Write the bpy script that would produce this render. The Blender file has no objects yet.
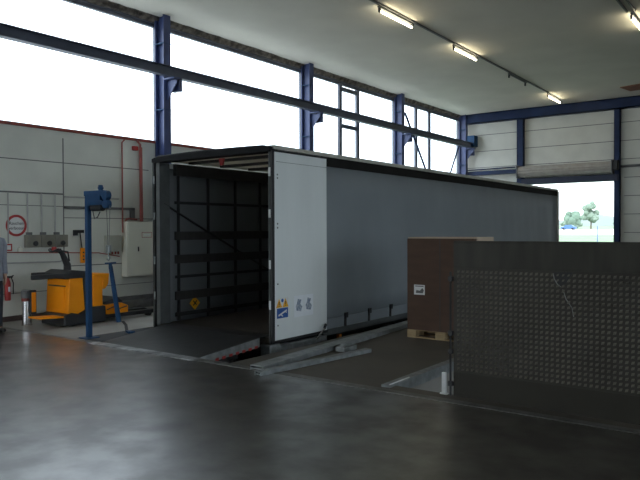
import bpy, bmesh, math, random
from mathutils import Vector, Matrix
random.seed(4)
PI = math.pi
sc = bpy.context.scene
col = sc.collection
sc.view_settings.view_transform = 'Standard'
sc.view_settings.look = 'None'
sc.view_settings.gamma = 1.0
sc.view_settings.use_curve_mapping = False
sc.view_settings.exposure = 0.78

# ------------------------------------------------------------------ materials
def mat(name, c1, c2=None, rough=0.6, metal=0.0, scale=6.0, detail=5.0, bump=0.0, bscale=60.0,
        emit=None, estr=0.0, spec=0.5, stretch=None, rough2=None, lo=0.35, hi=0.65):
    m = bpy.data.materials.new(name); m.use_nodes = True
    nt = m.node_tree; N = nt.nodes; L = nt.links
    b = N['Principled BSDF']
    b.inputs['Roughness'].default_value = rough
    b.inputs['Metallic'].default_value = metal
    b.inputs['Specular IOR Level'].default_value = spec
    tc = N.new('ShaderNodeTexCoord'); mp = N.new('ShaderNodeMapping')
    L.new(tc.outputs['Object'], mp.inputs['Vector'])
    if stretch: mp.inputs['Scale'].default_value = stretch
    if c2 is None: c2 = tuple(x * 0.88 for x in c1)
    n = N.new('ShaderNodeTexNoise'); n.inputs['Scale'].default_value = scale; n.inputs['Detail'].default_value = detail
    L.new(mp.outputs[0], n.inputs['Vector'])
    r = N.new('ShaderNodeValToRGB')
    r.color_ramp.elements[0].position = lo; r.color_ramp.elements[1].position = hi
    r.color_ramp.elements[0].color = (*c1, 1); r.color_ramp.elements[1].color = (*c2, 1)
    L.new(n.outputs['Fac'], r.inputs['Fac']); L.new(r.outputs['Color'], b.inputs['Base Color'])
    if rough2 is not None:
        mr = N.new('ShaderNodeMapRange'); mr.inputs['From Min'].default_value = 0.3; mr.inputs['From Max'].default_value = 0.7
        mr.inputs['To Min'].default_value = rough; mr.inputs['To Max'].default_value = rough2
        L.new(n.outputs['Fac'], mr.inputs['Value']); L.new(mr.outputs['Result'], b.inputs['Roughness'])
    if bump > 0:
        n2 = N.new('ShaderNodeTexNoise'); n2.inputs['Scale'].default_value = bscale
        L.new(mp.outputs[0], n2.inputs['Vector'])
        bp = N.new('ShaderNodeBump'); bp.inputs['Strength'].default_value = bump; bp.inputs['Distance'].default_value = 0.01
        L.new(n2.outputs['Fac'], bp.inputs['Height']); L.new(bp.outputs['Normal'], b.inputs['Normal'])
    if emit:
        b.inputs['Emission Color'].default_value = (*emit, 1); b.inputs['Emission Strength'].default_value = estr
    return m

M = {}
M['wall']   = mat('wall_paint', (0.68, 0.685, 0.62), (0.60, 0.605, 0.55), rough=0.6, scale=1.3, detail=8)
M['backwall'] = mat('back_panel', (0.64, 0.63, 0.565), (0.585, 0.575, 0.515), rough=0.55, scale=2.0, detail=6)
M['ceiling'] = mat('ceiling_board', (0.64, 0.61, 0.54), (0.59, 0.56, 0.495), rough=0.8, scale=0.9, detail=7)
M['seam']   = mat('seam_dark', (0.16, 0.16, 0.155), rough=0.7)
M['floor']  = mat('hall_concrete', (0.046, 0.039, 0.031), (0.027, 0.023, 0.018), rough=0.28, rough2=0.42, scale=2.6, detail=10, bump=0.02, bscale=25, spec=1.0)
for n_ in list(M['floor'].node_tree.nodes):
    if n_.type == 'BSDF_PRINCIPLED':
        n_.inputs['Coat IOR'].default_value = 1.65
        fl = M['floor'].node_tree; nz = [q for q in fl.nodes if q.type == 'TEX_NOISE'][0]; mw = fl.nodes.new('ShaderNodeMapRange')
        mw.inputs['From Min'].default_value = 0.36; mw.inputs['From Max'].default_value = 0.62; mw.inputs['To Min'].default_value = 1.0; mw.inputs['To Max'].default_value = 0.45
        fl.links.new(nz.outputs['Fac'], mw.inputs['Value']); fl.links.new(mw.outputs['Result'], n_.inputs['Coat Weight']); n_.inputs['Coat Roughness'].default_value = 0.32
M['bay']    = mat('bay_concrete', (0.095, 0.079, 0.060), (0.068, 0.057, 0.044), rough=0.6, scale=1.6, detail=8, bump=0.08, bscale=30)
M['apron']  = mat('apron_concrete', (0.31, 0.295, 0.265), (0.25, 0.235, 0.21), rough=0.65, scale=1.8, detail=8)
M['pit']    = mat('pit_concrete', (0.20, 0.205, 0.195), (0.14, 0.14, 0.135), rough=0.8, scale=2.2, detail=8)
M['curb']   = mat('steel_curb', (0.17, 0.165, 0.155), (0.10, 0.098, 0.09), rough=0.45, metal=0.5, scale=8)
M['blue']   = mat('blue_paint', (0.010, 0.026, 0.085), (0.008, 0.02, 0.065), rough=0.5, scale=3, spec=0.3)
M['columnbloom'] = mat('column_blue_bloom', (0.048, 0.07, 0.18), (0.04, 0.056, 0.145), rough=0.45, scale=3)  # lighter than the other blue: window bloom is put into this colour
M['headerblue'] = mat('header_dark_blue', (0.014, 0.022, 0.055), (0.011, 0.017, 0.045), rough=0.5)
M['bluelt'] = mat('hoist_blue_paint', (0.011, 0.055, 0.135), (0.009, 0.042, 0.11), rough=0.55, scale=5, spec=0.25)
M['frame']  = mat('window_frame_metal', (0.12, 0.13, 0.17), (0.08, 0.09, 0.12), rough=0.5, scale=4)
M['insul']  = mat('edge_insulation', (0.20, 0.17, 0.14), (0.05, 0.042, 0.036), rough=0.95, scale=7, detail=9, bump=0.8, bscale=22)
M['redpaint'] = mat('red_paint', (0.45, 0.035, 0.03), (0.33, 0.03, 0.03), rough=0.5)
M['redfaded'] = mat('faded_red_paint', (0.34, 0.085, 0.07), (0.26, 0.07, 0.06), rough=0.6)
M['redline'] = mat('red_brown_paint', (0.30, 0.055, 0.04), (0.2, 0.05, 0.04), rough=0.6)
M['greypipe'] = mat('grey_conduit', (0.42, 0.42, 0.40), (0.36, 0.36, 0.345), rough=0.5)
M['tray']   = mat('dark_conduit', (0.16, 0.16, 0.16), (0.12, 0.12, 0.12), rough=0.55, metal=0.2)
M['cabinet'] = mat('cabinet_enamel', (0.74, 0.73, 0.63), (0.70, 0.69, 0.60), rough=0.4, scale=2)
M['boxgrey'] = mat('box_grey', (0.42, 0.42, 0.355), (0.38, 0.38, 0.32), rough=0.5)
M['sockbox'] = mat('socket_box_grey', (0.22, 0.21, 0.17), (0.18, 0.17, 0.14), rough=0.5)
M['dark']   = mat('dark_plastic', (0.022, 0.022, 0.024), (0.016, 0.016, 0.018), rough=0.45)
M['black']  = mat('black_rubber', (0.012, 0.012, 0.012), (0.02, 0.02, 0.02), rough=0.7)
M['white']  = mat('white_print', (0.75, 0.76, 0.75), (0.70, 0.71, 0.70), rough=0.6)
M['paper']  = mat('paper_print', (0.84, 0.87, 0.90), (0.80, 0.83, 0.86), rough=0.6)
M['inkblue'] = mat('blue_grey_ink', (0.20, 0.25, 0.33), (0.42, 0.46, 0.52), rough=0.6, scale=28, lo=0.42, hi=0.58)
M['yellow'] = mat('truck_yellow', (0.95, 0.31, 0.003), (0.88, 0.28, 0.003), rough=0.5, scale=4, spec=0.25)
M['warn']   = mat('warning_yellow', (0.85, 0.42, 0.02), (0.78, 0.38, 0.02), rough=0.5)
M['signblue'] = mat('sticker_blue', (0.03, 0.11, 0.36), (0.025, 0.09, 0.30), rough=0.5)
M['door']   = mat('trailer_door_skin', (0.77, 0.80, 0.79), (0.73, 0.76, 0.75), rough=0.42, scale=1.2, stretch=(1, 3, 0.4))
M['curtain'] = mat('curtain_tarp', (0.22, 0.243, 0.262), (0.20, 0.22, 0.238), rough=0.5, scale=1.0, detail=4, bump=0.05, bscale=4)
M['curtdark'] = mat('curtain_band_dark', (0.018, 0.017, 0.016), (0.014, 0.013, 0.012), rough=0.75, spec=0.15)
M['headblack'] = mat('header_black', (0.014, 0.014, 0.015), (0.011, 0.011, 0.012), rough=0.7, spec=0.12)
M['runwaybloom'] = mat('runway_grey_bloom', (0.075, 0.088, 0.13), (0.06, 0.072, 0.108), rough=0.5)  # blue greyed and lightened, painting in glare from the windows
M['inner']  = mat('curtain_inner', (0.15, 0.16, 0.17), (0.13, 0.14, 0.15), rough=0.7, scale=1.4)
M['strap']  = mat('webbing_strap', (0.02, 0.02, 0.021), (0.03, 0.03, 0.03), rough=0.8)
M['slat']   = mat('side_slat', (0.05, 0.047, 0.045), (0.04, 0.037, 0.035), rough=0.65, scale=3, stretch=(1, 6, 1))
M['post']   = mat('post_grey', (0.10, 0.108, 0.108), (0.08, 0.087, 0.087), rough=0.6)
M['skirt']  = mat('skirting_brown', (0.10, 0.065, 0.055), (0.07, 0.05, 0.045), rough=0.7)
M['alu']    = mat('aluminium_rail', (0.60, 0.59, 0.52), (0.5, 0.49, 0.43), rough=0.5, metal=0.3, scale=5)
M['galv']   = mat('galvanised_steel', (0.30, 0.32, 0.32), (0.20, 0.215, 0.215), rough=0.5, metal=0.5, scale=9, bump=0.05)
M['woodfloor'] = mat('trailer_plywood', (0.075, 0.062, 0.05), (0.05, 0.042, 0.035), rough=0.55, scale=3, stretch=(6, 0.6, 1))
M['tread']  = mat('tread_plate_worn', (0.062, 0.056, 0.046), (0.047, 0.042, 0.034), rough=0.6, metal=0.3, scale=2.2, detail=9)
M['brightsteel'] = mat('worn_bright_steel', (0.50, 0.51, 0.52), (0.12, 0.12, 0.12), rough=0.4, metal=0.3, scale=5, detail=8)
M['treadtop'] = mat('tread_worn_glint', (0.23, 0.21, 0.17), (0.17, 0.155, 0.126), rough=0.5, metal=0.4, scale=2.2)  # worn bump tops, made paler to paint in their glints
M['treadlip'] = mat('lip_steel', (0.060, 0.055, 0.045), (0.040, 0.037, 0.03), rough=0.6, metal=0.3, scale=3.5, detail=9, stretch=(3, 1, 0.5))
M['treadlow'] = mat('leveller_rear_steel', (0.036, 0.031, 0.022), (0.029, 0.025, 0.018), rough=0.7, metal=0.0, scale=3)
M['ramp']   = mat('ramp_steel', (0.06, 0.06, 0.06), (0.042, 0.042, 0.042), rough=0.42, metal=0.6, scale=4, detail=8, bump=0.35, bscale=26)
M['carton'] = mat('carton_brown', (0.085, 0.045, 0.028), (0.07, 0.037, 0.023), rough=0.8, scale=3, stretch=(1, 1, 4))
M['cartonlit'] = mat('carton_lit_pale', (0.50, 0.40, 0.30), (0.45, 0.35, 0.26), rough=0.8)  # pale tone paints the door light on the carton top and side
M['tape']   = mat('clear_brown_tape', (0.105, 0.06, 0.04), rough=0.35)
M['wood']   = mat('pallet_wood', (0.42, 0.31, 0.17), (0.30, 0.21, 0.11), rough=0.8, scale=5, stretch=(1, 6, 6))
M['chrome'] = mat('polished_metal', (0.62, 0.60, 0.60), (0.5, 0.48, 0.48), rough=0.22, metal=1.0)
M['shut']   = mat('shutter_slats', (0.40, 0.37, 0.33), (0.34, 0.31, 0.28), rough=0.5, metal=0.2)
M['rust']   = mat('rust_brown', (0.26, 0.11, 0.06), (0.18, 0.08, 0.05), rough=0.9)
M['mark']   = mat('bare_scuff', (0.36, 0.37, 0.35), (0.26, 0.27, 0.255), rough=0.4, metal=0.5)
M['tube']   = mat('tube_glow', (1, 0.95, 0.85), (1, 0.95, 0.85), emit=(1.0, 0.90, 0.62), estr=14.0)
M['orange'] = mat('orange_lens', (0.6, 0.18, 0.02), rough=0.3)
M['asphalt'] = mat('yard_asphalt', (0.12, 0.12, 0.12), (0.09, 0.09, 0.09), rough=0.9)
M['grass']  = mat('field_grass', (0.105, 0.165, 0.09), (0.125, 0.185, 0.105), rough=0.9, scale=0.3)
M['road']   = mat('pale_road', (0.50, 0.50, 0.48), (0.55, 0.55, 0.52), rough=0.9)
M['leaf']   = mat('leaf_green', (0.10, 0.155, 0.115), (0.13, 0.19, 0.14), rough=0.9, scale=1.5)
M['leafhaze'] = mat('leaf_haze_pale', (0.155, 0.21, 0.165), (0.19, 0.245, 0.19), rough=0.9, scale=1.5)  # foliage paled, with distance haze mixed into the colour
M['hill']   = mat('hill_woods_haze', (0.30, 0.34, 0.34), (0.33, 0.37, 0.37), rough=1, scale=0.1)  # woods lightened: far haze is part of this colour
M['bark']   = mat('bark', (0.14, 0.11, 0.08), rough=0.9)
M['carblue'] = mat('car_paint', (0.05, 0.13, 0.34), rough=0.3)
M['fencepost'] = mat('fence_post_paint', (0.14, 0.20, 0.34), rough=0.6)
M['jacket'] = mat('jacket_cloth', (0.30, 0.32, 0.37), (0.25, 0.27, 0.32), rough=0.9, scale=14)
M['trouser'] = mat('trouser_cloth', (0.035, 0.038, 0.05), (0.028, 0.03, 0.04), rough=0.9, scale=14)
M['skin']   = mat('skin', (0.50, 0.31, 0.23), (0.46, 0.28, 0.2), rough=0.6)
M['hair']   = mat('hair', (0.16, 0.13, 0.11), rough=0.8)
# translucent roof tarp
def tarp():
    m = bpy.data.materials.new('roof_tarp'); m.use_nodes = True
    N = m.node_tree.nodes; L = m.node_tree.links
    b = N['Principled BSDF']; b.inputs['Base Color'].default_value = (0.55, 0.53, 0.48, 1); b.inputs['Roughness'].default_value = 0.7
    t = N.new('ShaderNodeBsdfTranslucent'); t.inputs['Color'].default_value = (0.60, 0.56, 0.48, 1)
    x = N.new('ShaderNodeMixShader'); x.inputs[0].default_value = 0.55
    L.new(b.outputs[0], x.inputs[1]); L.new(t.outputs[0], x.inputs[2]); L.new(x.outputs[0], N['Material Output'].inputs['Surface'])
    return m
M['tarp'] = tarp()
def glass():
    m = bpy.data.materials.new('window_glass'); m.use_nodes = True
    N = m.node_tree.nodes; L = m.node_tree.links
    N.remove(N['Principled BSDF'])
    t = N.new('ShaderNodeBsdfTransparent'); t.inputs['Color'].default_value = (0.92, 0.94, 0.96, 1)
    g = N.new('ShaderNodeBsdfGlossy'); g.inputs['Roughness'].default_value = 0.1
    x = N.new('ShaderNodeMixShader'); x.inputs[0].default_value = 0.05
    L.new(t.outputs[0], x.inputs[1]); L.new(g.outputs[0], x.inputs[2]); L.new(x.outputs[0], N['Material Output'].inputs['Surface'])
    return m
M['glass'] = glass()

# ------------------------------------------------------------------ mesh helpers
class MB:
    def __init__(s): s.bm = bmesh.new()
    def box(s, x0, x1, y0, y1, z0, z1, T=None):
        vs = [s.bm.verts.new((x, y, z)) for x in (x0, x1) for y in (y0, y1) for z in (z0, z1)]
        if T is not None:
            for v in vs: v.co = T @ v.co
        for f in ((0,1,3,2), (4,6,7,5), (0,4,5,1), (2,3,7,6), (0,2,6,4), (1,5,7,3)):
            s.bm.faces.new([vs[i] for i in f])
        return s
    def bar(s, a, b, w, h, up=(0, 0, 1)):
        a, b = Vector(a), Vector(b); d = (b - a); n = d.length; d.normalize()
        up = Vector(up)
        if abs(d.dot(up)) > 0.95: up = Vector((0, 1, 0))
        r = d.cross(up).normalized(); u = r.cross(d)
        T = Matrix((( r.x, d.x, u.x, a.x), (r.y, d.y, u.y, a.y), (r.z, d.z, u.z, a.z), (0,0,0,1)))
        return s.box(-w/2, w/2, 0, n, -h/2, h/2, T)
    def tube(s, pts, r, seg=10, caps=True):
        pts = [Vector(p) for p in pts]; rings = []
        rs = r if isinstance(r, (list, tuple)) else [r] * len(pts)
        pu = None
        for i, p in enumerate(pts):
            d = (pts[min(i+1, len(pts)-1)] - pts[max(i-1, 0)]).normalized()
            if pu is None:
                pu = Vector((0, 0, 1)) if abs(d.z) < 0.9 else Vector((1, 0, 0))
            sd = d.cross(pu).normalized(); pu = sd.cross(d).normalized()
            rings.append([s.bm.verts.new(p + (sd*math.cos(2*PI*k/seg) + pu*math.sin(2*PI*k/seg)) * rs[i]) for k in range(seg)])
        for a, b in zip(rings, rings[1:]):
            for k in range(seg): s.bm.faces.new((a[k], a[(k+1) % seg], b[(k+1) % seg], b[k]))
        if caps:
            s.bm.faces.new(rings[0][::-1]); s.bm.faces.new(rings[-1])
        return s
    def lathe(s, prof, c, axis='z', seg=24):
        rings = []
        for r, h in prof:
            ring = []
            for k in range(seg):
                a = 2*PI*k/seg; u, v = r*math.cos(a), r*math.sin(a)
                p = {'z': (u, v, h), 'x': (h, u, v), 'y': (v, h, u)}[axis]
                ring.append(s.bm.verts.new(Vector(c) + Vector(p)))
            rings.append(ring)
        for a, b in zip(rings, rings[1:]):
            for k in range(seg): s.bm.faces.new((a[k], a[(k+1) % seg], b[(k+1) % seg], b[k]))
        s.bm.faces.new(rings[0][::-1]); s.bm.faces.new(rings[-1])
        return s
    def prism(s, poly, axis, a, b):
        def P(u, v, w): return {'x': (w, u, v), 'y': (u, w, v), 'z': (u, v, w)}[axis]
        A = [s.bm.verts.new(P(u, v, a)) for u, v in poly]; B = [s.bm.verts.new(P(u, v, b)) for u, v in poly]
        n = len(poly)
        for i in range(n): s.bm.faces.new((A[i], A[(i+1) % n], B[(i+1) % n], B[i]))
        s.bm.faces.new(A[::-1]); s.bm.faces.new(B)
        return s
    def build(s, name, m, parent=None, bevel=0.0, smooth=False, org=None):
        bmesh.ops.recalc_face_normals(s.bm, faces=s.bm.faces)
        if parent is not None:
            org = Vector(parent.get('_org', (0, 0, 0)))
        elif org is None:
            vs = [v.co for v in s.bm.verts]
            lo = [min(v[i] for v in vs) for i in range(3)]; hi = [max(v[i] for v in vs) for i in range(3)]
            org = Vector(((lo[0]+hi[0])/2, (lo[1]+hi[1])/2, lo[2]))
        org = Vector(org)
        for v in s.bm.verts: v.co -= org
        me = bpy.data.meshes.new(name); s.bm.to_mesh(me); s.bm.free()
        o = bpy.data.objects.new(name, me); col.objects.link(o)
        for mm in (m if isinstance(m, (list, tuple)) else [m]): me.materials.append(mm)
        if parent is not None: o.parent = parent
        else: o.location = org
        o['_org'] = list(org)
        if smooth:
            for p in me.polygons: p.use_smooth = True
        if bevel > 0:
            bv = o.modifiers.new('edge', 'BEVEL'); bv.width = bevel; bv.segments = 2; bv.limit_method = 'ANGLE'
        return o

def tag(o, label, cat, group=None):
    o['label'] = label; o['category'] = cat
    if group: o['group'] = group
    return o
def thing(name, loc, label, cat, group=None):
    o = bpy.data.objects.new(name, None); o.empty_display_size = 0.2; col.objects.link(o)
    o.location = loc; o['_org'] = list(loc)
    return tag(o, label, cat, group)
def struct(o):
    o['kind'] = 'structure'; return o
def sempty(name, loc):
    o = bpy.data.objects.new(name, None); col.objects.link(o); o.location = loc; o['_org'] = list(loc)
    return struct(o)
def text_mesh(name, body, size, Mx, m, parent, depth=0.0015):
    cu = bpy.data.curves.new(name, 'FONT'); cu.body = body; cu.size = size; cu.align_x = 'CENTER'; cu.align_y = 'CENTER'; cu.extrude = depth
    t = bpy.data.objects.new(name, cu); col.objects.link(t)
    bpy.context.view_layer.update()
    me = bpy.data.meshes.new_from_object(t.evaluated_get(bpy.context.evaluated_depsgraph_get()))
    bpy.data.objects.remove(t)
    org = Vector(parent['_org'])
    for v in me.vertices: v.co = Mx @ v.co - org
    o = bpy.data.objects.new(name, me); col.objects.link(o); me.materials.clear(); me.materials.append(m); o.parent = parent
    return o
# a frame whose local x runs along +Y of the hall, y up, z towards +X (lettering on a face that looks towards +X)
def face_px(x, y, z): return Matrix(((0,0,1,x), (1,0,0,y), (0,1,0,z), (0,0,0,1)))

# ------------------------------------------------------------------ camera (solved from the vanishing points)
f_px = 660.0
yaw, pitch, roll = math.radians(36.4), math.radians(0.9), math.radians(-0.2)
fw = Vector((-math.sin(yaw), math.cos(yaw), 0)); rt = Vector((math.cos(yaw), math.sin(yaw), 0)); up = Vector((0, 0, 1))
f2 = fw*math.cos(pitch) - up*math.sin(pitch); u2 = up*math.cos(pitch) + fw*math.sin(pitch)
r3 = rt*math.cos(roll) + u2*math.sin(roll); u3 = -rt*math.sin(roll) + u2*math.cos(roll)
cam = bpy.data.cameras.new('camera'); cam.sensor_width = 36; cam.lens = f_px/640*36; cam.clip_end = 2000
co = bpy.data.objects.new('camera', cam); col.objects.link(co)
co.matrix_world = Matrix(((r3.x, u3.x, -f2.x, 0), (r3.y, u3.y, -f2.y, 0), (r3.z, u3.z, -f2.z, 1.65), (0,0,0,1)))
sc.camera = co

# ------------------------------------------------------------------ world: overcast daylight
w = bpy.data.worlds.new('overcast'); sc.world = w; w.use_nodes = True
bg = w.node_tree.nodes['Background']; bg.inputs['Color'].default_value = (0.84, 0.93, 1.0, 1); bg.inputs['Strength'].default_value = 3.0

XW, YB, ZC = -11.7, 26.0, 6.38
XR, YF = 9.0, -3.2

# ------------------------------------------------------------------ setting
mb = MB()
P1 = (-9.0, -5.74, 5.9)          # trailer pit x0, x1, y0
P2 = (-3.5, -0.7, 6.06, 8.6)     # second pit
mb.box(XW-0.3, XR, YF, 5.78, -0.25, 0)
floor = struct(mb.build('floor', M['floor']))
mb = MB(); mb.box(XW-0.3, P1[0], 5.78, YB+0.3, -0.25, 0); mb.box(P1[0], P1[1], 5.78, P1[2], -0.25, 0)
struct(mb.build('floor_apron', M['apron']))
mb = MB()
mb.box(P1[1], P2[0], 5.78, YB+0.3, -0.25, 0); mb.box(P2[0], P2[1], 5.78, P2[2], -0.25, 0); mb.box(P2[0], P2[1], P2[3], YB+0.3, -0.25, 0)
mb.box(P2[1], XR, 5.78, YB+0.3, -0.25, 0)
struct(mb.build('floor_bay', M['bay']))
mb = MB()
mb.box(P1[0]-0.15, P1[0], 5.75, YB+0.3, -1.3, -0.26); mb.box(P1[1], P1[1]+0.15, 5.75, YB+0.3, -1.3, -0.26)
mb.box(P1[0], P1[1], P1[2]-0.15, P1[2], -1.3, -0.26); mb.box(P1[0]-0.15, P1[1]+0.15, 5.75, YB+0.6, -1.4, -1.3)
struct(mb.build('floor_pit', M['pit']))
mb = MB()
mb.box(P2[0]-0.12, P2[0], 5.95, P2[3]+0.1, -0.85, -0.255); mb.box(P2[1], P2[1]+0.12, 5.95, P2[3]+0.1, -0.85, -0.255)
mb.box(P2[0], P2[1], P2[3], P2[3]+0.12, -0.85, -0.255); mb.box(P2[0], P2[1], P2[2]-0.12, P2[2], -0.85, -0.255)
mb.box(P2[0]-0.12, P2[1]+0.12, 5.95, P2[3]+0.12, -0.95, -0.85); mb.box(P2[0]+0.001, P2[0]+0.012, 6.065, P2[3]-.005, -0.85, -0.09)
struct(mb.build('floor_pit_small', M['apron']))
mb = MB(); mb.box(-6.25, XR, 5.76, 5.87, -0.02, 0.006); mb.box(XW+.02, -8.4, 5.8, 5.87, -0.02, 0.004)
struct(mb.build('trim_5', M['curb']))
mb = MB(); mb.box(-8.42, -6.25, 5.72, 5.885, -0.02, 0.008)
struct(mb.build('trim_6', M['brightsteel']))

# ceiling with a few fine joints
mb = MB(); mb.box(XW-0.3, XR, YF, YB+0.3, ZC, ZC+0.25)
struct(mb.build('ceiling', M['ceiling']))
# window-wall (below the glass) with panel joints
mb = MB(); mb.box(XW-0.3, XW, YF, YB+0.3, -0.25, 3.6); mb.box(XW-0.3, XW, YF, 5.0, 3.6, ZC)
struct(mb.build('wall_left', M['wall']))
mb = MB()
for z, y0, y1, t in ((2.97, YF, 9.5, 0.018), (2.36, YF, 7.42, 0.03), (2.12, YF, 7.42, 0.012), (1.9, 7.42, 25, 0.015), (0.95, 7.42, 25, 0.02), (0.5, 6.0, 25, 0.012), (2.97, 9.9, 25, .018)):
    mb.box(XW-0.002, XW+0.004, y0, y1, z-t/2, z+t/2)
for y in (2.25, 7.42): mb.box(XW-0.002, XW+0.004, y-0.012, y+0.012, 0.1, 3.45)
struct(mb.build('trim_1', M['seam']))
mb = MB(); mb.box(XW-0.02, XW+0.05, YF, YB, 3.58, 3.63); struct(mb.build('trim_2', M['redline']))
mb = MB(); mb.box(XW, XW+0.05, YF, YB, 0.0, 0.09); struct(mb.build('baseboard_left', M['skirt']))
# top edge: ragged insulation strip between glazing and ceiling
mb = MB(); n = 150; ys = [YF + (YB-YF)*i/n for i in range(n+1)]
prof = []
for i, y in enumerate(ys):
    a = 6.345 + 0.015*math.sin(y*0.9+1.0) + 0.02*math.sin(y*2.3) + random.uniform(-0.012, 0.012)
    d = 0.10 + random.uniform(-0.02, 0.02)
    prof.append([mb.bm.verts.new(p) for p in ((XW-0.05, y, 6.25), (XW+0.02, y, 6.255+random.uniform(-.008,.008)), (XW+d*.6, y, 6.29), (XW+d*.8, y, a-.01), (XW+d+.02, y, ZC+.01))])
for a, b in zip(prof, prof[1:]):
    for k in range(4): mb.bm.faces.new((a[k], b[k], b[k+1], a[k+1]))
struct(mb.build('trim_3', M['insul']))
# back wall with opening
DX0, DX1, DH = -8.95, -5.62, 3.40
mb = MB()
mb.box(XW-0.3, DX0, YB, YB+0.2, -0.25, ZC); mb.box(DX1, XR, YB, YB+0.2, -0.25, ZC); mb.box(DX0, DX1, YB, YB+0.2, DH, ZC)
struct(mb.build('wall_back', M['backwall']))
mb = MB()
for z in (5.53, 4.86, 4.19):
    mb.box(XW, XR, YB-0.006, YB+0.01, z-0.012, z+0.012)
for z in (3.52, 2.85, 2.18, 1.51, 0.84):
    mb.box(XW, DX0-0.4, YB-0.006, YB+0.01, z-0.012, z+0.012); mb.box(DX1+0.25, XR, YB-0.006, YB+0.01, z-0.012, z+0.012)
struct(mb.build('trim_4', M['seam']))
mb = MB(); mb.box(XR, XR+0.2, YF, YB, -0.25, 1.0); mb.box(XR, XR+0.2, YF, YB, 6.0, ZC); mb.box(XR, XR+0.2, 12.6, YB, 1.0, 6.0)
for y in (YF, 1.9, 7.3): mb.box(XR, XR+0.2, y, y+0.9, 1.0, 6.0)
struct(mb.build('wall_right', M['wall']))
for i, y in enumerate((-2.4, 2.8, 8.2)):  # unseen windows, added so more daylight reaches the trailer side
    e = sempty('window_%d' % (5+i), (XR, y, 1.0))
    mb = MB()
    mb.box(XR+0.05, XR+0.13, y, y+4.4, 1.0, 1.06); mb.box(XR+0.05, XR+0.13, y, y+4.4, 5.94, 6.0); mb.box(XR+0.05, XR+0.13, y, y+0.06, 1.06, 5.94); mb.box(XR+0.05, XR+0.13, y+4.34, y+4.4, 1.06, 5.94)
    mb.box(XR+0.05, XR+0.13, y+2.17, y+2.23, 1.06, 5.94)
    struct(mb.build('window_frame', M['frame'], e))
    mb = MB(); mb.box(XR+0.085, XR+0.095, y+0.03, y+4.37, 1.03, 5.97); struct(mb.build('pane', M['glass'], e))
FX0, FX1, FH = -11.4, -7.6, 5.4  # opening added behind the camera to let in more daylight
mb = MB(); mb.box(XW-0.3, FX0, YF-0.2, YF, -0.25, ZC); mb.box(FX1, XR, YF-0.2, YF, -0.25, ZC); mb.box(FX0, FX1, YF-0.2, YF, FH, ZC); struct(mb.build('wall_front', M['wall']))

# steel frame: columns on the window side
CY = (-0.9, 4.42, 9.76, 15.03, 20.33, 25.68)
for y in CY:
    e = sempty('wall_column', (-11.5, y, 0))
    mb = MB()
    mb.box(-11.385, -11.36, y-0.1, y+0.1, 0, 6.4); mb.box(-11.66, -11.635, y-0.1, y+0.1, 0, 6.4); mb.box(-11.635, -11.385, y-0.008, y+0.008, 0, 6.4)
    struct(mb.build('column_profile', M['columnbloom'], e))
    mb = MB()
    mb.box(-11.36, -11.02, y-0.1, y+0.1, 4.945, 4.975)
    mb.prism([(-11.36, 4.5), (-11.36, 4.93), (-11.05, 4.93), (-11.05, 4.86)], 'y', y-0.01, y+0.01)
    mb.box(-11.34, -11.1, y+0.10, y+0.2, 4.7, 5.0)
    struct(mb.build('bracket', M['columnbloom'], e))
    mb = MB()
    for z in (5.75, 4.3): mb.box(-11.66, -11.36, y-0.11, y+0.11, z, z+0.02)
    struct(mb.build('stiffener', M['bluelt'], e))
mb = MB()
mb.box(-11.24, -11.06, YF, 25.75, 5.18, 5.195); mb.box(-11.16, -11.14, YF, 25.75, 4.99, 5.18); mb.box(-11.24, -11.06, YF, 25.75, 4.98, 4.995)
mb.box(-11.24, -11.225, YF, 25.75, 4.98, 5.195)
struct(mb.build('runway_beam', M['runwaybloom'], bevel=0.003))
mb = MB(); mb.box(-11.36, -11.0, 25.62, 25.98, 5.05, 5.5); struct(mb.build('beam_end_plate', M['bluelt'], bevel=0.01))
mb = MB()
mb.box(XW+0.1, XR, YB-0.32, YB-0.3, 6.0, ZC); mb.box(XW+0.1, XR, YB-0.32, YB-0.02, 6.0, 6.03); mb.box(XW+0.1, XR, YB-0.32, YB-0.02, ZC-0.04, ZC-0.01)
struct(mb.build('back_beam', M['blue']))
for x, wd, z0 in ((-9.17, 0.26, 0), (-5.585, 0.20, 0), (-1.2, 0.24, 0), (3.5, .24, 0)):
    mb = MB(); mb.box(x-wd/2, x+wd/2, YB-0.18, YB-0.15, z0, 6.0); mb.box(x-wd/2, x+wd/2, YB-0.03, YB, z0, 6.0); mb.box(x-0.02, x+0.02, YB-0.15, YB-0.03, z0, 6.0)
    mb.box(x-wd/2, x-wd/2+.02, YB-0.18, YB, z0, 6.0); mb.box(x+wd/2-.02, x+wd/2, YB-0.18, YB, z0, 6.0)
    struct(mb.build('wall_column_back', M['blue'] if x < 0 else M['blue']))
mb = MB(); mb.box(-11.4, -9.33, YB-0.2, YB-0.02, 3.87, 4.03); mb.tube([(-11.4, YB-0.1, 4.1), (-9.4, YB-0.1, 4.12)], 0.025)
struct(mb.build('wall_rail', M['blue']))

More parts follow.
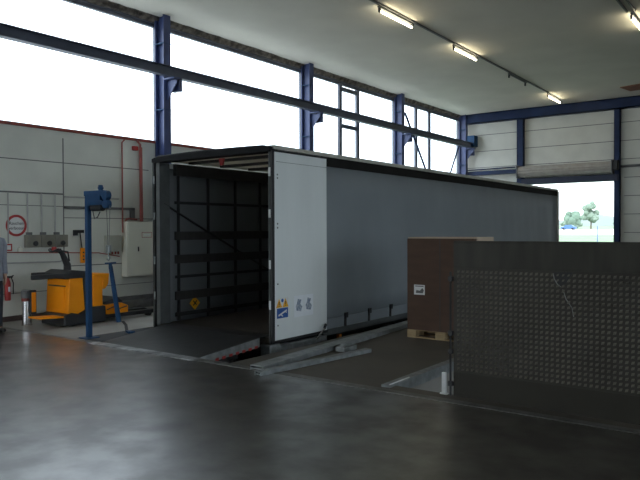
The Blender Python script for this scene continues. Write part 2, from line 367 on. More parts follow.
# windows: one per bay
def window(i, y0, y1, mull, cross=()):
    e = sempty('window_%d' % i, (XW, y0, 3.6))
    mb = MB(); X0, X1 = -11.79, -11.71
    mb.box(X0, X1, y0, y1, 3.6, 3.65); mb.box(X0, X1, y0, y1, 6.16, 6.28); mb.box(X0, X1, y0, y0+0.05, 3.65, 6.2); mb.box(X0, X1, y1-0.05, y1, 3.65, 6.2)
    mb.box(X1, X1+0.03, y0, y1, 6.235, 6.262)
    struct(mb.build('window_frame', M['frame'], e))
    for y in mull:
        mb = MB(); mb.box(X0, X1, y-0.075, y+0.075, 3.65, 6.16); struct(mb.build('mullion', M['frame'], e))
    for a, b, z in cross:
        mb = MB(); mb.box(X0, X1, a, b, z-0.06, z+0.06); struct(mb.build('crossbar', M['frame'], e))
    mb = MB(); mb.box(-11.755, -11.747, y0+0.02, y1-0.02, 3.62, 6.2)
    struct(mb.build('pane', M['glass'], e))
window(1, 9.78, 15.04, ())
window(2, 15.05, 20.34, (17.0, 18.0), ((17.07, 17.93, 6.05), (17.07, 17.93, 4.90)))
window(3, 20.35, 25.69, (21.98, 23.05))
window(4, 5.0, 9.77, ())
mb = MB(); mb.tube([(-11.5, 20.71, 5.78), (-11.5, 22.47, 3.66)], 0.04); tag(mb.build('brace_rod', M['blue']), 'dark diagonal brace rod slanting across the glazing beside a blue column', 'brace')
mb = MB(); mb.tube([(-11.5, 25.2, 5.05), (-11.5, 24.25, 3.66)], 0.036); tag(mb.build('brace_rod', M['blue']), 'thin short diagonal brace rod in the last window before the back wall', 'brace')

# back door: header, roller shutter, jambs
e = sempty('door_1', (-7.3, YB, 0))
mb = MB(); mb.box(DX0-0.15, DX1+0.1, YB-0.25, YB, 3.40, 3.64); struct(mb.build('door_header', M['headerblue'], e))
mb = MB(); mb.box(DX0-0.02, DX0+0.06, YB-0.06, YB+0.2, -1.2, 3.4); struct(mb.build('door_jamb', M['blue'], e))
mb = MB(); mb.box(DX1-0.03, DX1+0.08, YB-0.06, YB+0.2, -1.2, 3.4); struct(mb.build('door_jamb', M['blue'], e))
t = thing('roller_shutter', (-7.45, YB-0.3, 3.66), 'rolled up ribbed grey shutter above the open loading door', 'shutter')
mb = MB()
cy, cz, R = YB-0.34, 3.89, 0.22
pr_ = []
for k in range(72):
    a = 2*PI*k/72; r = R - (0.02 if (k % 6) < 2 else 0.0); pr_.append((cy + r*math.cos(a), cz + r*math.sin(a)))
mb.prism(pr_, 'x', -9.14, -5.70); mb.build('rolled_slats', M['shut'], t)
mb = MB(); mb.box(-5.70, -5.66, YB-0.58, YB-0.19, 3.64, 4.14); mb.build('end_plate', M['tray'], t)
mb = MB(); mb.box(-9.19, -9.14, YB-0.58, YB-0.19, 3.64, 4.14); mb.build('end_plate', M['tray'], t)
mb = MB(); mb.box(-5.66, -5.50, YB-0.5, YB-0.2, 3.78, 4.12); mb.build('drive_motor', M['dark'], t, bevel=0.02)
mb = MB(); mb.tube([(-5.46, YB-0.09, 3.92), (3.3, YB-0.09, 3.96)], 0.05); tag(mb.build('wall_pipe', M['tray']), 'dark pipe running along the back wall from the shutter motor', 'pipe')

# ------------------------------------------------------------------ outside, seen through the door
mb = MB(); pts = [(26.2, -1.32), (60, -1.25), (100, -0.2), (128, 0.55)]; 
def strip(mb, pts, x0=-160, x1=160):
    rr = [(mb.bm.verts.new((x0, y, z)), mb.bm.verts.new((x1, y, z))) for y, z in pts]
    for a, b in zip(rr, rr[1:]): mb.bm.faces.new((a[0], a[1], b[1], b[0]))
strip(mb, pts); struct(mb.build('ground_field', M['grass']))
mb = MB(); strip(mb, [(128, 0.55), (200, 1.45)]); struct(mb.build('ground_road', M['road']))
mb = MB(); strip(mb, [(200, 1.45), (420, 3.5)]); struct(mb.build('ground_meadow', M['grass']))
mb = MB(); mb.box(-160, XW-0.31, -60, 26.1, -1.6, -0.05); struct(mb.build('ground_yard', M['road']))
mb = MB(); mb.box(XR+0.21, 160, YF-.2, 26.1, -1.6, -0.05); struct(mb.build('ground_yard_right', M['asphalt']))
mb = MB(); mb.box(XW-0.3, 160, -60, YF-0.2, -1.6, -0.06); struct(mb.build('ground_forecourt', M['road']))
e = sempty('added_gate', ((FX0+FX1)/2, YF, 0))  # unseen gate, added to brighten the pallet truck and the hall
for x in (FX0, FX1-0.12):
    mb = MB(); mb.box(x, x+0.12, YF-0.15, YF+0.05, 0, FH); struct(mb.build('door_jamb', M['blue'], e))
mb = MB(); mb.box(FX0, FX1, YF-0.15, YF+0.05, FH-0.12, FH); struct(mb.build('door_header', M['blue'], e))
def crown(mb, c, rx, rz, n=22, sd=1):
    rnd = random.Random(sd)
    for k in range(n):
        a, b = rnd.uniform(0, 2*PI), rnd.uniform(-0.9, 1)
        q = rnd.uniform(0.45, 0.85); s_ = math.sqrt(max(0, 1-b*b))
        p = Vector((c[0]+rx*q*s_*math.cos(a), c[1]+rx*q*s_*math.sin(a), c[2]+rz*q*b))
        g = bmesh.ops.create_icosphere(mb.bm, subdivisions=2, radius=rx*rnd.uniform(0.28, 0.45), matrix=Matrix.Translation(p))
        for v in g['verts']: v.co += Vector((rnd.uniform(-1, 1), rnd.uniform(-1, 1), rnd.uniform(-1, 1)))*rx*0.05
def tree(x, y, z, h, rx, m, label, sd):
    t = thing('tree', (x, y, z), label, 'tree')
    mb = MB(); mb.tube([(x, y, z-0.02), (x+0.1, y, z+h*0.45)], [rx*0.10, rx*0.06], 8); mb.build('trunk', M['bark'], t)
    mb = MB(); crown(mb, (x, y, z+h*0.56), rx, h*0.46, 30, sd); mb.build('crown', m, t)
tree(-55.0, 200, 1.45, 5.3, 2.5, M['leaf'], 'low round dark green tree behind the blue car in the field', 3)
tree(-53.2, 212, 1.57, 8.6, 2.5, M['leafhaze'], 'tall pale thin tree rising behind the round dark green tree', 5)
mb = MB()
for k in range(16): crown(mb, (-49+k*2.4, 226, 2.6), 1.7, 1.2, 8, 20+k)
h = mb.build('hedge', M['leafhaze']); tag(h, 'pale low hedge on the far side of the field', 'hedge')
mb = MB()
for k in range(3): crown(mb, (-60-k*1.7, 222, 3.0), 1.6, 1.7, 10, 60+k)
h = mb.build('bush', M['leafhaze']); tag(h, 'pale bush beside the round dark green tree near the trailer corner', 'bush')
mb = MB()
pr_ = [(-330 + 12*i, 3 + 6*(0.5+0.5*math.sin(i*0.45)) + 3*math.sin(i*1.7)) for i in range(56)]
mb.prism([(-330, -2)] + pr_ + [(330, -2)], 'y', 400, 420); struct(mb.build('hills', M['hill']))
# car
t = thing('car', (-53.6, 190, 1.36), 'small blue car parked under the round dark green tree', 'car')
cx, cyy, cz = -53.6, 190, 1.36
mb = MB(); mb.prism([(cx-2.0, cz+.3), (cx-2.0, cz+.75), (cx-1.2, cz+.85), (cx-0.7, cz+1.35), (cx+0.9, cz+1.35), (cx+1.5, cz+.9), (cx+2.0, cz+.8), (cx+2.0, cz+.3)], 'y', cyy-.8, cyy+.8); mb.build('body', M['carblue'], t, bevel=0.05)
for dx in (-1.25, 1.25):
    for dy in (-.75, .75):
        mb = MB(); mb.lathe([(0.3, -.1), (0.3, .1)], (cx+dx, cyy+dy, cz+.3), 'y', 16); mb.build('wheel', M['black'], t)
# wire fence on the field
t = thing('field_fence', (-30.0, 80, -0.75), 'thin wire fence with slim posts across the green field', 'fence')
for x in (-23.85, -19.35, -14.85, -28.35):
    mb = MB(); mb.box(x-0.05, x+0.05, 79.95, 80.05, -0.85, 1.95 if abs(x+19.35) < .1 else 1.0); mb.build('post', M['fencepost'], t)
mb = MB()
for z in (0.25, 0.6, 0.9): mb.tube([(-28.4, 80, z), (-14.8, 80, z)], 0.012, 5)
mb.build('wire', M['greypipe'], t)

# ------------------------------------------------------------------ ceiling lamps
def lamp(x, y0, label, tube=True):
    t = thing('fluorescent_lamp', (x, y0+0.75, 6.2), label, 'lamp', None)
    for a in (y0, y0+1.42):
        mb = MB(); mb.box(x-0.02, x+0.02, a, a+0.05, 6.22, 6.31); mb.build('lamp_holder', M['dark'], t)
    mb = MB(); mb.box(x-0.01, x+0.03, y0-0.05, y0+1.5, 6.31, 6.345); mb.build('batten', M['tray'], t)
    if tube:
        mb = MB(); mb.tube([(x, y0+0.05, 6.25), (x, y0+1.42, 6.25)], 0.022, 10); mb.build('fluorescent_tube', M['tube'], t)
LX = -7.27
lamp(LX, 11.98, 'lit tube lamp on the long ceiling conduit, first of the row from the camera')
lamp(LX, 15.62, 'lit tube lamp in the middle of the ceiling row of three')
lamp(LX, 19.5, 'empty tube lamp holders without a tube, on the ceiling conduit', False)
lamp(LX, 23.2, 'lit tube lamp of the ceiling row closest to the blue back beam')
lamp(-3.11, 15.68, 'lit tube lamp cut by the picture edge, on the second ceiling conduit')
mb = MB(); mb.box(LX+0.02, LX+0.07, YF, 23.15, 6.346, 6.379); tag(mb.build('cable_trunking', M['tray']), 'long dark cable conduit on the ceiling carrying the row of tube lamps', 'conduit')
mb = MB(); mb.box(-3.19, -3.15, YF, 15.6, 6.345, 6.379); mb.box(-3.03, -3.0, YF, 15.6, 6.345, 6.379); tag(mb.build('cable_trunking', M['tray']), 'dark double cable conduit ending at the tube lamp in the picture corner', 'conduit')
mb = MB(); mb.prism([(-5.05, 23.75), (-3.7, 23.45), (-3.6, 24.45), (-4.9, 24.6)], 'z', 6.355, 6.379); tag(mb.build('ceiling_patch', M['rust']), 'reddish brown board fixed to the ceiling before the blue back beam', 'board')

# ------------------------------------------------------------------ semi-trailer
TX0, TX1, TY0, TY1, TF, TT = -8.94, -6.385, 7.40, 21.35, 0.05, 2.88
T = thing('semi_trailer', ((TX0+TX1)/2, TY0, -1.3), 'grey curtain-side trailer with its rear doors open, backed up to the ramp', 'trailer')
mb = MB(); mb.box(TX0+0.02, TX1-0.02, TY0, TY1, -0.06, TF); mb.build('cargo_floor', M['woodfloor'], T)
mb = MB(); mb.box(TX0+0.02, TX0+0.11, TY0, TY0+0.22, TF-0.05, 2.8); mb.build('corner_post', M['post'], T)
mb = MB(); mb.box(TX1-0.014, TX1+0.004, TY0, TY0+0.06, -0.05, 2.8); mb.build('corner_post', M['post'], T)
# bowed rear header
mb = MB(); n = 20; A = []
for i in range(n+1):
    x = TX0-0.03 + (TX1-TX0+0.06)*i/n; b = 0.018*(1-((i-n/2)/(n/2))**2); e_ = 0.03*max(0, (abs(i-n/2)-n/2+1))
    top = 2.905+b-e_
    A.append([mb.bm.verts.new(p) for p in ((x, TY0-0.05, 2.80), (x, TY0-0.05, top-0.02), (x, TY0-0.02, top), (x, TY0+0.16, top), (x, TY0+0.16, 2.80))])
for a, b in zip(A, A[1:]):
    for k in range(5): mb.bm.faces.new((a[k], a[(k+1) % 5], b[(k+1) % 5], b[k]))
mb.bm.faces.new(A[0]); mb.bm.faces.new(A[-1])
mb.build('rear_header', M['headblack'], T)
# roof tarp and bows
mb = MB(); mb.box(TX0+0.05, TX1-0.05, TY0+0.14, TY1, 2.865, 2.875); mb.build('roof_tarp', M['tarp'], T)
k = 0
y = TY0 + 0.75
while y < TY1-0.2:
    mb = MB(); mb.box(TX0+0.06, TX1-0.06, y-0.05, y+0.05, 2.82, 2.862); mb.build('roof_bow', M['slat'], T); y += 0.78
mb = MB(); mb.box(TX1-0.06, TX1+0.045, TY0+0.05, TY1, 2.845, 2.905); mb.build('roof_rail', M['alu'], T)
mb = MB(); mb.box(TX0-0.045, TX0+0.06, TY0+0.05, TY1, 2.845, 2.905); mb.build('roof_rail', M['alu'], T)
mb = MB(); mb.box(TX0+0.02, TX0+0.1, TY0+0.38, TY1, 2.60, 2.80); mb.build('curtain_rail', M['slat'], T)
mb = MB(); mb.box(TX1-0.1, TX1-0.02, TY0+0.16, TY1, 2.60, 2.80); mb.build('curtain_rail', M['slat'], T)
# side curtains (gently wavy cloth with thickness)
def curtain(x, s, y0, y1, z0, z1):
    mb = MB(); n = 90; m_ = 6; rows = []
    for i in range(n+1):
        y = y0+(y1-y0)*i/n; r = []
        for j in range(m_+1):
            z = z0+(z1-z0)*j/m_
            r.append(mb.bm.verts.new((x + 0.008*math.sin(y*4.1)*math.sin(PI*j/m_) + 0.004*math.sin(y*11+j), y, z)))
        rows.append(r)
    for a, b in zip(rows, rows[1:]):
        for j in range(m_): mb.bm.faces.new((a[j], b[j], b[j+1], a[j+1]))
    o = mb.build('side_curtain', [M['curtain'], M['inner']], T, smooth=True)
    so = o.modifiers.new('cloth', 'SOLIDIFY'); so.thickness = 0.012; so.offset = 0
    return o
curtain(TX1+0.0, 1, 8.6, TY1, 0.0, 2.72)
# far curtain: dark lining towards the load space
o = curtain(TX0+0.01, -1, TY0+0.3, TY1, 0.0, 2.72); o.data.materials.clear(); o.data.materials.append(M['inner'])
mb = MB(); mb.box(TX1-0.01, TX1+0.02, 8.7, TY1-0.03, 2.69, 2.845); mb.build('curtain_header', M['curtdark'], T)
mb = MB(); mb.box(TX1-0.012, TX1+0.016, 8.7, TY1-0.03, 0.0, 0.17)
mb.build('curtain_hem', M['curtain'], T)
for y in [9.36 + 0.76*k for k in range(16)]:
    b = MB(); b.box(TX1+0.014, TX1+0.03, y-0.025, y+0.025, -0.02, 0.2); s_ = b.build('curtain_strap', M['slat'], T)
    b = MB(); b.box(TX1+0.03, TX1+0.05, y-0.045, y+0.045, 0.14, 0.23); b.build('buckle', M['dark'], s_)
mb = MB(); mb.box(TX1-0.03, TX1+0.03, 8.7, TY1, -0.1, 0.0); mb.build('side_rail', M['post'], T)
mb = MB(); mb.box(TX0-0.03, TX0+0.03, TY0, TY1, -0.1, 0.0); mb.build('side_rail', M['post'], T)
mb = MB(); mb.box(TX0, TX1, TY1, TY1+0.06, -0.1, 2.86); mb.build('front_bulkhead', M['post'], T)
mb = MB(); mb.box(TX1-0.05, TX1+0.05, TY1-0.03, TY1+0.06, -0.1, 2.84); mb.build('front_corner_post', M['alu'], T)
# chassis and running gear, down in the pit
for x in (-8.2, -7.2):
    mb = MB(); mb.box(x-0.06, x+0.06, TY0+0.2, TY1-0.4, -0.45, -0.06); mb.build('chassis_beam', M['black'], T)
mb = MB(); mb.box(TX0+0.2, TX1-0.2, TY0+0.15, TY0+0.3, -0.75, -0.6); mb.box(-8.0, -7.9, TY0+.2, TY0+.28, -.6, -.1); mb.box(-7.5, -7.4, TY0+.2, TY0+.28, -.6, -.1); mb.build('underrun_bar', M['galv'], T)
for y in (10.2, 11.5, 12.8):
    mb = MB(); mb.tube([(-8.5, y, -0.78), (-6.85, y, -0.78)], 0.07); ax = mb.build('axle', M['black'], T)
    for x in (-8.65, -6.75):
        mb = MB(); mb.lathe([(0.28, -0.17), (0.46, -0.17), (0.52, -0.1), (0.52, 0.1), (0.46, 0.17), (0.28, 0.17)], (x, y, -0.78), 'x', 28); mb.build('wheel', M['black'], ax)
for x in (-8.3, -7.1):
    mb = MB(); mb.box(x-0.05, x+0.05, 18.2, 18.32, -1.2, -0.1); mb.box(x-0.14, x+.14, 18.12, 18.4, -1.3, -1.26); mb.box(x-.05,x+.05,18.2,18.32,-1.27,-1.19); mb.build('landing_leg', M['black'], T)
# rear doors, folded flat along the sides
dr = None
mb = MB(); mb.box(-6.375, -6.335, 7.45, 8.78, 0.0, 2.81); dr = mb.build('rear_door', M['door'], T, bevel=0.006)
mb = MB()
mb.box(-6.366, -6.327, 7.40, 7.452, -0.02, 2.825); mb.box(-6.38, -6.327, 7.42, 8.79, 2.805, 2.83); mb.box(-6.38, -6.327, 7.42, 8.79, -0.04, 0.003)
mb.build('door_seal', M['dark'], dr)
mb = MB(); mb.box(-6.334, -6.3325, 7.5, 8.77, 2.66, 2.665); mb.build('door_seam', M['post'], dr)
for z in (2.47, 2.42, 1.74, 1.68, 0.84, 0.22):
    mb = MB(); mb.lathe([(0.014, 0), (0.009, 0.007)], (-6.335, 7.53, z), 'x', 10); mb.build('rivet', M['tray'], dr)
mb = MB(); mb.tube([(-6.32, 8.46, -0.10), (-6.26, 8.56, 0.02), (-6.26, 8.60, 0.06)], 0.016, 8); lv = mb.build('latch_lever', M['chrome'], dr)
mb = MB(); mb.tube([(-6.26, 8.6, 0.05), (-6.255, 8.64, 0.12)], 0.022, 8); mb.build('lever_grip', M['dark'], lv)
for (x, s) in ((-6.345, 1), (-8.935, -1)):
    for z0, z1 in ((2.44, 2.57), (1.83, 1.95), (1.07, 1.20), (0.47, 0.60)):
        mb = MB(); mb.box(x-0.045, x-0.012, TY0-0.012, TY0, z0, z1); mb.tube([(x-0.02, TY0-0.012, z0), (x-0.02, TY0-0.012, z1)], 0.014, 8); mb.build('hinge', M['white'] if s > 0 else M['galv'], T)
mb = MB(); mb.box(-9.01, -8.975, 7.44, 8.78, 0.0, 2.81); d2 = mb.build('rear_door', M['door'], T)
mb = MB(); mb.box(-9.015, -8.965, 7.40, 7.45, -0.02, 2.83); mb.build('door_seal', M['dark'], d2)
# stickers on the folded door
XS = -6.3345
mb = MB(); mb.box(XS, XS+0.002, 7.49, 7.77, 0.48, 0.63); ws = mb.build('warning_sticker', M['white'], dr)
for yc in (7.555, 7.705):
    mb = MB(); mb.prism([(yc-0.07, 0.485), (yc+0.07, 0.485), (yc, 0.618)], 'x', XS+0.002, XS+0.0035); mb.build('warning_triangle', M['warn'], ws)
    mb = MB(); mb.box(XS+0.0035, XS+0.0045, yc-0.007, yc+0.007, 0.525, 0.575); mb.box(XS+0.0035, XS+0.0045, yc-0.007, yc+0.007, 0.503, 0.517); mb.build('warning_mark', M['dark'], ws)
mb = MB(); mb.lathe([(0.028, 0), (0.028, 0.0015)], (XS+0.002, 7.632, 0.588), 'x', 16); mb.build('mandatory_disc', M['signblue'], ws)
mb = MB(); mb.box(XS, XS+0.002, 7.505, 7.765, 0.325, 0.475); bs = mb.build('load_sticker', M['signblue'], dr)
mb = MB(); mb.bar((XS+0.003, 7.54, 0.365), (XS+0.003, 7.735, 0.435), 0.002, 0.025); mb.bar((XS+0.003, 7.60, 0.375), (XS+0.003, 7.64, 0.35), 0.002, 0.018); mb.bar((XS+0.003, 7.68, 0.42), (XS+0.003, 7.735, 0.40), 0.002, 0.014); mb.build('pictogram', M['white'], bs)
for y0, y1 in ((7.915, 8.155), (8.165, 8.40)):
    mb = MB(); mb.box(XS, XS+0.0015, y0, y1, 0.30, 0.63); pp = mb.build('paper_sheet', M['paper'], dr)
    c = (y0+y1)/2
    mb = MB(); mb.prism([(c-.06, .40), (c+.05, .38), (c+.08, .45), (c+.03, .50), (c+.06, .56), (c-.03, .58), (c-.05, .51), (c-.08, .47)], 'x', XS+.0015, XS+.0025); mb.build('drawing', M['inkblue'], pp)
# inside: straps, side boards, placard
XI = TX0+0.05
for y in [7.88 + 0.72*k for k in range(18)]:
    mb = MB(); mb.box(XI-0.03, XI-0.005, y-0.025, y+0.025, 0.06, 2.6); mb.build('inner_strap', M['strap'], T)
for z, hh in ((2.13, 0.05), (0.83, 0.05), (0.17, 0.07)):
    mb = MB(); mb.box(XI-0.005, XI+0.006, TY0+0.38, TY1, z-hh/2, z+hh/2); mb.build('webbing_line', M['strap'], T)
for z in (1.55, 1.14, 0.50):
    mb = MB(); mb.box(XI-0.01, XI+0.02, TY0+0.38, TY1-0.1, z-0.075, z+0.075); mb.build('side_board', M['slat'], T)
mb = MB(); mb.bar((XI+0.03, 7.5, 2.11), (XI+0.03, 10.4, 0.75), 0.012, 0.06, up=(1, 0, 0)); mb.build('diagonal_strap', M['strap'], T)
t2 = Matrix.Translation((XI+0.012, 8.23, 0.335)) @ Matrix.Rotation(PI/4, 4, 'X')
mb = MB(); mb.box(-0.012, 0.004, -0.085, 0.085, -0.085, 0.085, t2); pl = mb.build('diamond_placard', M['warn'], T)
mb = MB(); mb.box(0.004, 0.006, -0.06, 0.06, -0.012, 0.012, t2); mb.box(0.004, 0.006, -0.012, 0.012, -0.05, 0.06, t2); mb.build('placard_mark', M['dark'], pl)
mb = MB(); mb.prism([(-7.62, 2.80), (-7.52, 2.80), (-7.55, 2.69), (-7.6, 2.69)], 'y', TY0+0.2, TY0+0.24); mb.build('pull_cord_flag', M['redpaint'], T)
mb = MB(); mb.box(TX1-0.15, TX1+0.05, TY0-0.05, TY0+0.2, -0.32, -0.05); mb.box(TX1-0.05, TX1+0.04, TY0+0.2, TY0+1.4, -0.2, -0.08); mb.build('rear_buffer', M['galv'], T, bevel=0.02)
mb = MB(); mb.box(TX1+0.0, TX1+0.05, 9.12, 9.2, -0.18, -0.12); mb.build('marker_lamp', M['orange'], T)

# ------------------------------------------------------------------ dock leveller ramp at the trailer
t = thing('dock_ramp', (-7.4, 5.9, 0), 'worn grey steel dock ramp bridging the floor and the trailer', 'ramp')
def hexa(mb, bot, top):
    vs = [mb.bm.verts.new(p) for p in bot] + [mb.bm.verts.new(p) for p in top]
    for f in ((0,1,2,3), (7,6,5,4), (0,4,5,1), (1,5,6,2), (2,6,7,3), (3,7,4,0)): mb.bm.faces.new([vs[i] for i in f])
Q = [(-8.36, 5.895, 0.004), (-6.3, 5.895, 0.004), (-6.42, 7.20, 0.075), (-8.58, 7.20, 0.075)]
mb = MB(); hexa(mb, [(x, y, z-0.03) for x, y, z in Q], Q); mb.build('ramp_deck', M['ramp'], t)
Q2 = [(-8.58, 7.20, 0.076), (-6.42, 7.20, 0.076), (-6.52, 7.55, 0.068), (-8.72, 7.55, 0.068)]
mb = MB(); hexa(mb, [(x, y, z-0.014) for x, y, z in Q2], Q2); mb.build('ramp_lip', M['ramp'], t)
# tooth-edged toe guard down the open side
mb = MB(); hexa(mb, [(-6.3, 5.9, -0.10), (-6.29, 5.9, -0.10), (-6.41, 7.2, -0.06), (-6.42, 7.2, -0.06)], [(-6.3, 5.9, 0.0), (-6.29, 5.9, 0.0), (-6.41, 7.2, 0.07), (-6.42, 7.2, 0.07)]); tg = mb.build('toe_guard', M['galv'], t)
mb = MB()
for k in range(9):
    a, b = k/9+0.02, k/9+0.07
    def L_(s): return Vector((-6.288+(-6.408+6.288)*s, 5.9+1.3*s, -0.10+0.04*s))
    p, q = L_(a), L_(b); mb.bar(p+Vector((0.003, 0, 0.012)), q+Vector((0.003, 0, 0.012)), 0.006, 0.035)
mb.build('hazard_stripe', M['redpaint'], tg)
for x in (-8.0, -6.8):
    mb = MB(); mb.box(x-0.05, x+0.05, 6.0, 7.1, -0.25, -0.03); mb.build('support_beam', M['black'], t)
mb = MB(); mb.prism([(-8.98, 5.9), (-8.38, 5.9), (-8.62, 7.2), (-8.98, 7.2)], 'z', -0.03, 0.004); tag(mb.build('gap_sheet', M['black']), 'dark sheet standing in for the pit gap beside the ramp', 'plate')  # added dark sheet in place of the open pit gap
mb = MB(); mb.box(P1[0]-0.05, -6.3, 5.9, 5.96, -1.0, -0.05); mb.build('rear_frame', M['black'], t)

# ------------------------------------------------------------------ galvanised guide beams on the floor
def chan(name, a, b, wd, ht, label):
    a, b = Vector(a), Vector(b); mb = MB(); tk = 0.012
    d = (b-a).normalized(); r = Vector((d.y, -d.x, 0))
    for off in (-wd/2+tk/2, wd/2-tk/2):
        mb.bar(a+r*off+Vector((0, 0, ht/2)), b+r*off+Vector((0, 0, ht/2)), tk, ht)
    mb.bar(a+Vector((0, 0, ht-tk/2)), b+Vector((0, 0, ht-tk/2)), wd-2*tk, tk)
    mb.bar(a+Vector((0, 0, ht*0.35)), b+Vector((0, 0, ht*0.35)), wd-2*tk, tk)
    return tag(mb.build(name, M['galv'], bevel=0.002), label, 'beam')
chan('steel_beam', (-5.17, 5.76, 0), (-5.66, 12.2, 0), 0.2, 0.062, 'long galvanised steel beam running beside the trailer towards the carton')
chan('steel_beam', (-4.99, 5.57, 0), (-4.735, 7.52, 0), 0.10, 0.05, 'short loose galvanised beam lying beside the long steel beam')
mb = MB(); mb.box(-5.13, -4.98, 7.3, 7.6, 0, 0.065); mb.box(-5.09, -5.02, 7.36, 7.54, 0.065, 0.10); tag(mb.build('clamp_block', M['galv'], bevel=0.006), 'small metal clamp block on the floor between the galvanised beams', 'block')

# ------------------------------------------------------------------ second pit: raised leveller plate
mb = MB(); mb.box(-3.58, -3.475, 5.93, 8.55, 0.001, 0.025); mb.box(-3.499, -3.475, 6.07, 8.55, -0.09, 0.001)
tag(mb.build('pit_edge_angle', M['galv']), 'grey steel edge angle along the open pit beside the raised plate', 'edge strip')
mb = MB(); mb.box(-3.50, -3.488, 5.95, 6.38, 0.026, 0.034); tag(mb.build('wire_offcut', M['white']), 'thin bright strip lying on the pit edge angle', 'strip')
px0, px1, py = -2.805, -0.75, 6.03
t = thing('raised_leveller', (-1.8, py+0.08, 0), 'raised steel leveller plate with diamond tread standing on the pit edge', 'leveller')
mb = MB(); mb.box(px0, px1, py, py+0.02, 0.24, 1.275)
zz = 0.275; row = 0
while zz < 1.25:
    xx = px0+0.05; k = 0
    while xx < px1-0.03:
        s = -1
        Tm = Matrix.Translation((xx, py, zz)) @ Matrix.Rotation(s*PI/4, 4, 'Y')
        vs = [mb.bm.verts.new(Tm @ Vector(p)) for p in ((-0.022, 0, 0), (0, 0, 0.014), (0.022, 0, 0), (0, 0, -0.014), (-0.009, -0.011, 0), (0.009, -0.011, 0))]
        for f in ((0, 1, 4), (1, 5, 4), (1, 2, 5), (2, 3, 5), (3, 4, 5), (3, 0, 4)): mb.bm.faces.new([vs[i] for i in f]).material_index = 1
        xx += 0.048; k += 1
    zz += 0.048; row += 1
dk = mb.build('tread_deck', [M['tread'], M['treadtop']], t)
mb = MB(); mb.prism([(py, 1.28), (py-0.004, 1.515), (py+0.006, 1.535), (py+0.055, 1.535), (py+0.06, 1.28)], 'x', px0, px1); mb.build('hinged_lip', M['treadlip'], t)
mb = MB(); mb.tube([(px0, py+0.03, 1.275), (px1, py+0.03, 1.275)], 0.022, 10); mb.build('hinge_tube', M['treadlip'], t)
mb = MB(); mb.box(px0, px1, py-0.004, py+0.02, 0.0, 0.24); mb.build('rear_plate', M['treadlow'], t)
for x in (-2.6, -2.0, -1.4, -0.9):
    mb = MB(); mb.box(x-0.04, x+0.04, py+0.02, py+0.14, 0.02, 1.25); mb.build('stiffening_rib', M['treadlow'], t)
# worn gouge in the tread
mb = MB(); mb.prism([(-1.83, 1.262), (-1.66, 1.262), (-1.70, 1.20), (-1.74, 1.13), (-1.78, 1.15), (-1.81, 1.19)], 'y', py-0.004, py-0.001); mb.build('worn_patch', M['dark'], dk)
mb = MB(); mb.tube([(-1.835, py-0.006, 1.25), (-1.825, py-0.006, 1.20), (-1.795, py-0.006, 1.15), (-1.765, py-0.006, 1.13)], [0.003, 0.004, 0.004, 0.002], 6); mb.build('bent_edge', M['mark'], dk)
mb = MB(); mb.tube([(-1.75, py-0.004, 1.11), (-1.72, py-0.004, 1.02), (-1.67, py-0.004, 0.95), (-1.655, py-0.004, 0.87)], [0.002, 0.005, 0.003, 0.005], 6); mb.build('scuff_mark', M['mark'], dk)
# slim prop rod with knobs beside the plate
t = thing('prop_rod', (-2.83, 6.02, 0), 'thin dark upright rod beside the raised tread plate', 'rod')
mb = MB(); mb.tube([(-2.835, 6.02, 0.0), (-2.835, 6.02, 1.23)], 0.011, 8); mb.build('rod', M['dark'], t)
for z in (1.16, 0.62, 0.44, 0.12):
    mb = MB(); mb.box(-2.855, -2.808, 6.0, 6.04, z-0.025, z+0.025); mb.build('clip', M['dark'], t, bevel=0.006)
mb = MB(); mb.box(-2.95, -2.87, 6.01, 6.05, 0.0, 0.015); mb.box(-2.93, -2.885, 6.015, 6.045, 0.015, 0.22); tag(mb.build('marker_post', M['white'], bevel=0.004), 'short white post standing at the pit edge beside the rod', 'post')

# ------------------------------------------------------------------ pallet and carton
bx0, bx1, by0, by1 = -4.92, -3.82, 8.92, 9.55
t = thing('wooden_pallet', ((bx0+bx1)/2, (by0+by1)/2, 0), 'light wooden pallet under the big brown carton', 'pallet')
for y in (by0+0.05, (by0+by1)/2, by1-0.05):
    mb = MB(); mb.box(bx0, bx1, y-0.05, y+0.05, 0, 0.014); mb.build('bottom_board', M['wood'], t)
    for x in (bx0+0.075, (bx0+bx1)/2, bx1-0.075):
        mb = MB(); mb.box(x-0.075, x+0.075, y-0.05, y+0.05, 0.014, 0.11); mb.build('block', M['wood'], t)
for k in range(5):
    y = by0+0.06+k*(by1-by0-0.12)/4
    mb = MB(); mb.box(bx0, bx1, y-0.05, y+0.05, 0.11, 0.122); mb.build('top_board', M['wood'], t)
t = thing('carton', ((bx0+bx1)/2, (by0+by1)/2, 0.122), 'big brown cardboard carton with a white label, on a wooden pallet', 'carton')
mb = MB(); mb.box(bx0, bx1, by0, by1, 0.123, 1.51); mb.build('carton_body', M['carton'], t, bevel=0.008)
xm = (bx0+bx1)/2
mb = MB(); mb.box(xm-0.006, xm+0.006, by0-0.002, by0+0.001, 0.13, 1.505); mb.build('joint_seam', M['slat'], t)
mb = MB(); mb.box(xm-0.03, xm+0.04, by0, by1, 1.509, 1.512); mb.build('packing_tape', M['tape'], t)
mb = MB(); mb.box(-4.80, -4.62, by0-0.003, by0, 0.66, 0.81); lb = mb.build('label', M['white'], t)
mb = MB(); mb.prism([(-4.77, 0.685), (-4.65, 0.685), (-4.635, 0.73), (-4.66, 0.765), (-4.70, 0.72), (-4.76, 0.73)], 'y', by0-0.0045, by0-0.003); mb.box(-4.78, -4.64, by0-0.0045, by0-.003, .782, .796); mb.build('label_print', M['tray'], lb)
